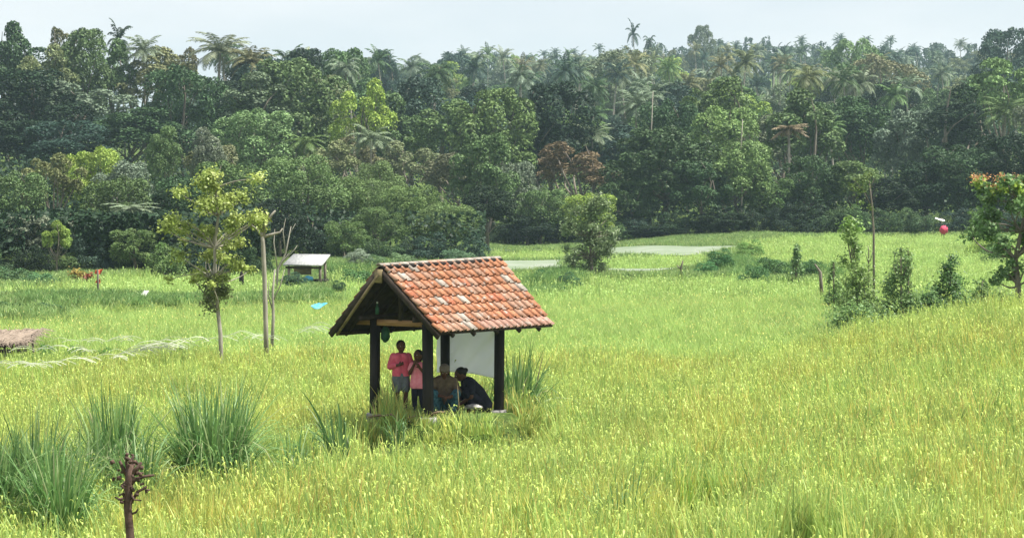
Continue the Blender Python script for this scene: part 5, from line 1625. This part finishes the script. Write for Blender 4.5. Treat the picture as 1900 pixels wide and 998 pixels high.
# person in black crouching sideways, facing left
J = dict(head=(0, -.20, .64),
  limbs=[([(0, -.10, .54), (0, -.16, .60)], [.048, .044]), ([(-.06, -.07, .50), (-.06, .08, .34), (-.06, .20, .12)], [.09, .10, .105]), ([(.06, -.07, .50), (.06, .08, .34), (.06, .20, .12)], [.09, .10, .105]),
         ([(-.09, .18, .11), (-.16, -.14, .36), (-.13, -.02, .06)], [.09, .058, .04]), ([(.09, .18, .11), (.16, -.14, .36), (.13, -.02, .06)], [.09, .058, .04]),
         ([(-.13, 0, .04), (-.13, -.17, .028)], [.038, .027]), ([(.13, 0, .04), (.13, -.17, .028)], [.038, .027]),
         ([(-.16, -.07, .49), (-.20, -.08, .28), (-.09, -.22, .18)], [.052, .04, .029]), ([(.16, -.07, .49), (.20, -.08, .28), (.09, -.23, .16)], [.052, .04, .029])],
  ells=[], hands=hand((-.09, -.22, .18), (.4, -.8, -.3), (0, .2, -1), 1, .5) + hand((.09, -.23, .16), (-.4, -.8, -.3), (0, .2, -1), 1, .5))
shirt = [([(-.065, -.07, .495), (-.065, .08, .34), (-.07, .20, .13)], [.108, .12, .128]), ([(.065, -.07, .495), (.065, .08, .34), (.07, .20, .13)], [.108, .12, .128]),
         ([(-.16, -.07, .49), (-.195, -.075, .36)], [.072, .062]), ([(.16, -.07, .49), (.195, -.075, .36)], [.072, .062])]
pants = [([(-.09, .18, .11), (-.16, -.14, .36), (-.135, -.03, .12)], [.108, .076, .058]), ([(.09, .18, .11), (.16, -.14, .36), (.135, -.03, .12)], [.108, .076, .058]), ([(-.07, .2, .12), (.07, .2, .12)], [.12, .12])]
person(HP(876, 762, 40.55) * [1, 1, 0] + [0, 0, .01], -1.25, 'person in black crouching sideways in front of the white sheet', J,
       [('shirt', shirt, [], 'darkcloth'), ('trousers', pants, [], 'darkcloth')], 'bun', .105, Euler((.35, 0, 0)).to_quaternion(), scale=1.02)

# ------------------------------------------------------------------ small shelter behind, at left of the hut
d = 104
S = lambda px, py, off=0.: np.array(at(px, py, d + off))
c0 = S(570, 532); c0[2] = float(G(c0[0], c0[1]))
sh = obj('field_shelter', None, loc=c0, label='small open shelter with a flat grey sheet roof beyond the left rice terrace', cat='shelter')
a, b_, c_, e_ = S(525, 490, -.9), S(598, 491, -.9), S(613, 472, .9), S(545, 471, .9)
th = np.array([0, 0, .07])
V = np.array([a, b_, c_, e_, a - th, b_ - th, c_ - th, e_ - th]) - c0
F = np.array([(0, 1, 2, 3), (7, 6, 5, 4), (0, 4, 5, 1), (1, 5, 6, 2), (2, 6, 7, 3), (3, 7, 4, 0)])
obj('roof', mesh_np('shelter_roof', V, F, [M['greyroof']]), sh)
for px, off_, py in ((536, -.7, 494), (594, -.7, 494), (553, .7, 482), (603, .7, 482)):
    p = S(px, py, off_); q = p.copy(); q[2] = c0[2] - .2
    obj('post', mesh_np('shelter_post', *[w_ for w_ in (tube([q - c0, p - c0], [.07, .06], 7))], [M['bark']], True), sh)
V, F = beam(S(530, 496, -.75) - c0, S(596, 497, -.75) - c0, .06, .09); obj('beam', mesh_np('shelter_beam', V, F, [M['woodunder']]), sh)
V, F = beam(S(545, 500, .1) - c0, S(578, 500, .1) - c0, .03, .45); obj('back_board', mesh_np('shelter_board', V, F, [M['bamboo']]), sh)
V, F = beam(S(575, 520, -.1) - c0, S(608, 520, -.1) - c0, .9, .10); obj('bench', mesh_np('shelter_bench', V, F, [M['wooddark']]), sh)
blob('blue_bundle', S(572, 517, -.6), (.22, .18, .14), 'blueplastic', 5, .2, label='small blue bundle on the bench of the grey-roofed shelter', cat='bundle', sub=2)

# thatched shelter cut by the left edge
d = 63
c0 = S_ = np.array(at(20, 655, d)); c0[2] = float(G(c0[0], c0[1]))
S = lambda px, py, off=0.: np.array(at(px, py, d + off))
th_ = obj('thatched_shelter', None, loc=c0, label='low shelter with a ragged brown thatch roof at the left edge', cat='shelter')
r_ = np.random.default_rng(12)
nu, nv = 30, 14
V, F = [], []
Q = [S(-90, 646, -.7), S(48, 636, -.7), S(78, 611, .9), S(-60, 612, .9)]
for layer, dz in ((0, 0), (1, -.10)):
    for j in range(nv):
        for i in range(nu):
            u_, v_ = i / (nu - 1), j / (nv - 1)
            p = (Q[0] * (1 - u_) + Q[1] * u_) * (1 - v_) + (Q[3] * (1 - u_) + Q[2] * u_) * v_
            V.append(p - c0 + np.array([0, 0, dz + .05 * math.sin(v_ * math.pi)]) + (r_.normal(size=3) * .018 if layer == 0 else r_.normal(size=3) * .03))
g_ = np.arange(nu * nv).reshape(nv, nu)
F = np.vstack([np.stack([g_[:-1, :-1], g_[:-1, 1:], g_[1:, 1:], g_[1:, :-1]], -1).reshape(-1, 4), nu * nv + np.stack([g_[:-1, :-1], g_[1:, :-1], g_[1:, 1:], g_[:-1, 1:]], -1).reshape(-1, 4)])
obj('roof', mesh_np('thatch_roof', np.array(V), F, [M['thatch']]), th_)
st = []
for i in range(420):
    u_, v_ = r_.random(), r_.random() * 1.0
    if i < 160: v_ = 0
    elif i < 260: u_ = 1
    p = (Q[0] * (1 - u_) + Q[1] * u_) * (1 - v_) + (Q[3] * (1 - u_) + Q[2] * u_) * v_ - c0 + np.array([0, 0, .05])
    dr = np.array([r_.normal() * .25 + (.2 if 160 <= i < 260 else 0), -.3 - .3 * r_.random(), -.05 - .15 * r_.random()]) * r_.uniform(.4, .9)
    w_ = np.array([.012, 0, .004])
    st.append((np.array([p - w_, p + w_, p + dr + w_ * .3, p + dr - w_ * .3]), np.array([[0, 1, 2, 3]])))
o = obj('loose_straw', mesh_np('thatch_straw', *join(*st), [M['thatch']]), th_); o['kind'] = 'stuff'
for px, off_, py in ((60, .6, 620), (40, -.6, 640), (-20, -.6, 642), (-60, .6, 620), (8, -.5, 640)):
    p = S(px, py, off_); q = p.copy(); q[2] = c0[2] - .1
    V, F = tube([q - c0, (p + q) / 2 - c0 + [.02, 0, 0], p - c0], [.04, .035, .03], 7); obj('post', mesh_np('thatch_post', V, F, [M['bark']], True), th_)
V, F = beam(S(-60, 652, -.1) - c0, S(45, 651, -.1) - c0, .7, .06); obj('platform', mesh_np('thatch_platform', V, F, [M['bark']]), th_)

# white wall at the forest foot
d = 122
p0, p1 = np.array(at(276, 508, d)), np.array(at(318, 508, d)); zt = at(297, 499, d).z
o_ = obj('white_wall', None, loc=(*p0[:2], 0), label='low whitewashed block wall at the forest foot left of the coral tree', cat='wall')
hgt = zt - (p0[2] - .4)
V, F = box(((p1[0] - p0[0]) / 2, 0, zt - hgt / 2), (p1[0] - p0[0], .2, hgt)); obj('wall_panel', mesh_np('white_wall_panel', V, F, [M['whitepaint']]), o_)
V, F = box(((p1[0] - p0[0]) / 2, 0, zt + .035), (p1[0] - p0[0] + .12, .3, .07)); obj('coping', mesh_np('white_wall_coping', V, F, [M['stone']]), o_)

# bird scarers: red flag on a stake, pink bag on a stick, white strip, blue sheet, white sheet
def flag_sheet(name, corners, mat_, label, cat, d, parent=None, fold=.05, base=None):
    n = 9
    C = [np.array(at(px, py, d + off_)) for px, py, off_ in corners]
    a = np.linspace(0, 1, n); U, Vv = np.meshgrid(a, a)
    P = (C[0] * (1 - U[..., None]) + C[1] * U[..., None]) * (1 - Vv[..., None]) + (C[3] * (1 - U[..., None]) + C[2] * U[..., None]) * Vv[..., None]
    P[..., 1] += fold * np.sin(U * 8 + Vv * 3); P[..., 2] += fold * .5 * np.cos(U * 5 + 2 * Vv)
    g = np.arange(n * n).reshape(n, n)
    F = np.stack([g[:-1, :-1], g[:-1, 1:], g[1:, 1:], g[1:, :-1]], -1).reshape(-1, 4)
    b = np.array(base) if base is not None else C[0]
    o = obj(name, mesh_np(name, P.reshape(-1, 3) - b, F, [M[mat_]], True), parent, label=label, cat=cat)
    if parent is None: o.location = b
    md = o.modifiers.new('thickness', 'SOLIDIFY'); md.thickness = .012
    return o
def stake(px, py0, py1, d, r0, mat_='bark'):
    a, b = np.array(at(px, py0, d)), np.array(at(px, py1, d))
    return a, tube([np.array([0, 0, -.5]), (b - a) * .5 + [.02, 0, 0], b - a], [r0, r0 * .9, r0 * .8], 6)
a, vf = stake(181, 545, 500, 96, .05)
rt = obj('flag_stake', None, loc=a, label='red flag on a wooden stake at the bank of the left terrace', cat='flag')
obj('stake', mesh_np('flag_stake', *vf, [M['bark']], True), rt)
flag_sheet('flag', [(175, 509, 0), (187, 508, .1), (191, 501, .1), (177, 500, 0)], 'orangeplastic', None, None, 96, rt, base=a)
flag_sheet('rag', [(177, 526, 0), (186, 525, .1), (186, 519, .1), (178, 519, 0)], 'orangeplastic', None, None, 96, rt, base=a)
a, vf = stake(1751, 455, 424, 190, .04)
rt = obj('bird_scarer', None, loc=a, label='bright pink plastic bag on a stick at the back of the right far field', cat='bird scarer')
obj('stick', mesh_np('scarer_stick', *vf, [M['bark']], True), rt)
blob('bag', np.array(at(1751, 427, 190)) - a, (.30, .26, .33), 'redplastic', 2, .45, parent=rt)
a, vf = stake(1747, 440, 404, 192, .03)
rt = obj('bird_scarer', None, loc=a, label='thin white plastic strip on a rod above the pink bag', cat='bird scarer')
obj('rod', mesh_np('scarer_rod', *vf, [M['bark']], True), rt)
flag_sheet('strip', [(1735, 406, 0), (1753, 411, 0), (1753, 408.5, .2), (1736, 403, .2)], 'whitepaint', None, None, 192, rt, base=a)
flag_sheet('plastic_sheet', [(575, 569, -.1), (592, 573, -.1), (608, 563, .3), (592, 561, .3)], 'blueplastic', 'scrap of blue plastic lying on the rice left of the hut roof', 'plastic sheet', 83)
flag_sheet('plastic_sheet', [(248, 564, -.1), (260, 566, -.1), (276, 540, .3), (268, 538, .3)], 'whitepaint', 'narrow white sheet propped slanting on the left bank', 'plastic sheet', 90, fold=.03)
# small dark figure-like stump at (447, 515)
V, F = tube([(0, 0, -.3), (0, 0, .1), (.02, 0, .32), (0, 0, .42)], [.12, .11, .09, .05], 8)
obj('dark_stake', mesh_np('dark_stake', V, F, [M['wooddark']], True), loc=at(448, 521, 108), label='short dark stake in the far left terrace right of the coral tree', cat='stake')

# dry pale stalks and reeds lying along the left bank
def dry_line(pts, n, spread, ln, seed, d_of, up=6, w=.009):
    r = np.random.default_rng(seed); V, F = [], []
    T_ = np.linspace(0, 1, len(pts))
    for i in range(n):
        t = r.random()
        px = np.interp(t, T_, [p[0] for p in pts]) + r.normal() * 5; py = np.interp(t, T_, [p[1] for p in pts]) + r.normal() * spread
        p = np.array(at(px, py, CAMZ * FPX / max(py - 380, 1) * .985))
        L_ = ln * r.uniform(.4, 1.1); az = r.normal() * .5 + (math.pi if r.random() < .5 else 0)
        dr = np.array([math.cos(az), math.sin(az), 0]); base = len(V)
        wv = np.array([0, .5, .8]) * w * r.uniform(.6, 1.3)
        for s in range(5):
            q = s / 4
            c = p + dr * L_ * (q - .5) + np.array([0, 0, .10 + r.uniform(.12, .2) * L_ * math.sin(math.pi * q)])
            V += [c - wv * (1 - q * .6), c + wv * (1 - q * .6)]
        for s in range(4):
            F.append((base + 2 * s, base + 2 * s + 1, base + 2 * s + 3, base + 2 * s + 2))
    return np.array(V), np.array(F)
dl = [dry_line([(0, 690), (90, 688), (180, 676), (250, 668)], 26, 2, .8, 1, 0), dry_line([(255, 665), (300, 655), (345, 650)], 34, 2, 1.1, 2, 0),
      dry_line([(300, 635), (380, 640), (440, 634), (500, 640), (560, 624), (600, 614)], 34, 2.5, .8, 3, 0), dry_line([(100, 640), (180, 642), (250, 636)], 16, 1.5, .6, 4, 0),
      dry_line([(40, 658), (110, 655), (190, 665)], 14, 2, .6, 5, 0)]
obj('dry_reeds', mesh_np('dry_reeds', *join(*dl), [M['palereed']]), label='pale dried reed stalks lying along the low banks in the left rice field', cat='dry reeds', kind='stuff')
for i, (px, top, wd, lab) in enumerate([(130, 642, 60, 'dark green weed strip on the bank right of the thatched shelter'), (190, 645, 60, 'dark green weed strip in the middle of the left bank'), (85, 640, 50, 'dark weed strip beside the thatched shelter'), (332, 640, 32, 'small dark leafy weed at the end of the dry reeds')]):
    bank_bush(px, top, wd, 58.5 + i * .3, lab, (.07, .16, .04) if i < 3 else (.07, .14, .05), 'bush2')

# ------------------------------------------------------------------ haze
hx0, hx1, hy0, hy1, hz0, hz1 = -1500, 1500, -80, 4700, -3.5, 95
V, F = box(((hx0 + hx1) / 2, (hy0 + hy1) / 2, (hz0 + hz1) / 2), (hx1 - hx0, hy1 - hy0, hz1 - hz0))
m, n, N, l = mat('pale_haze')
pv = node(n, 'ShaderNodeVolumePrincipled', Density=.00020, Anisotropy=.1)
pv.inputs['Color'].default_value = (.62, .84, 1.0, 1)
o = N.new('ShaderNodeOutputMaterial'); l(pv.outputs[0], o.inputs['Volume'])
obj('haze', mesh_np('haze', V, F, [m]), kind='stuff', label='thin pale haze over the valley')
sc.cycles.volume_bounces = 1
sc.cycles.max_bounces = 6
sc.cycles.transparent_max_bounces = 4
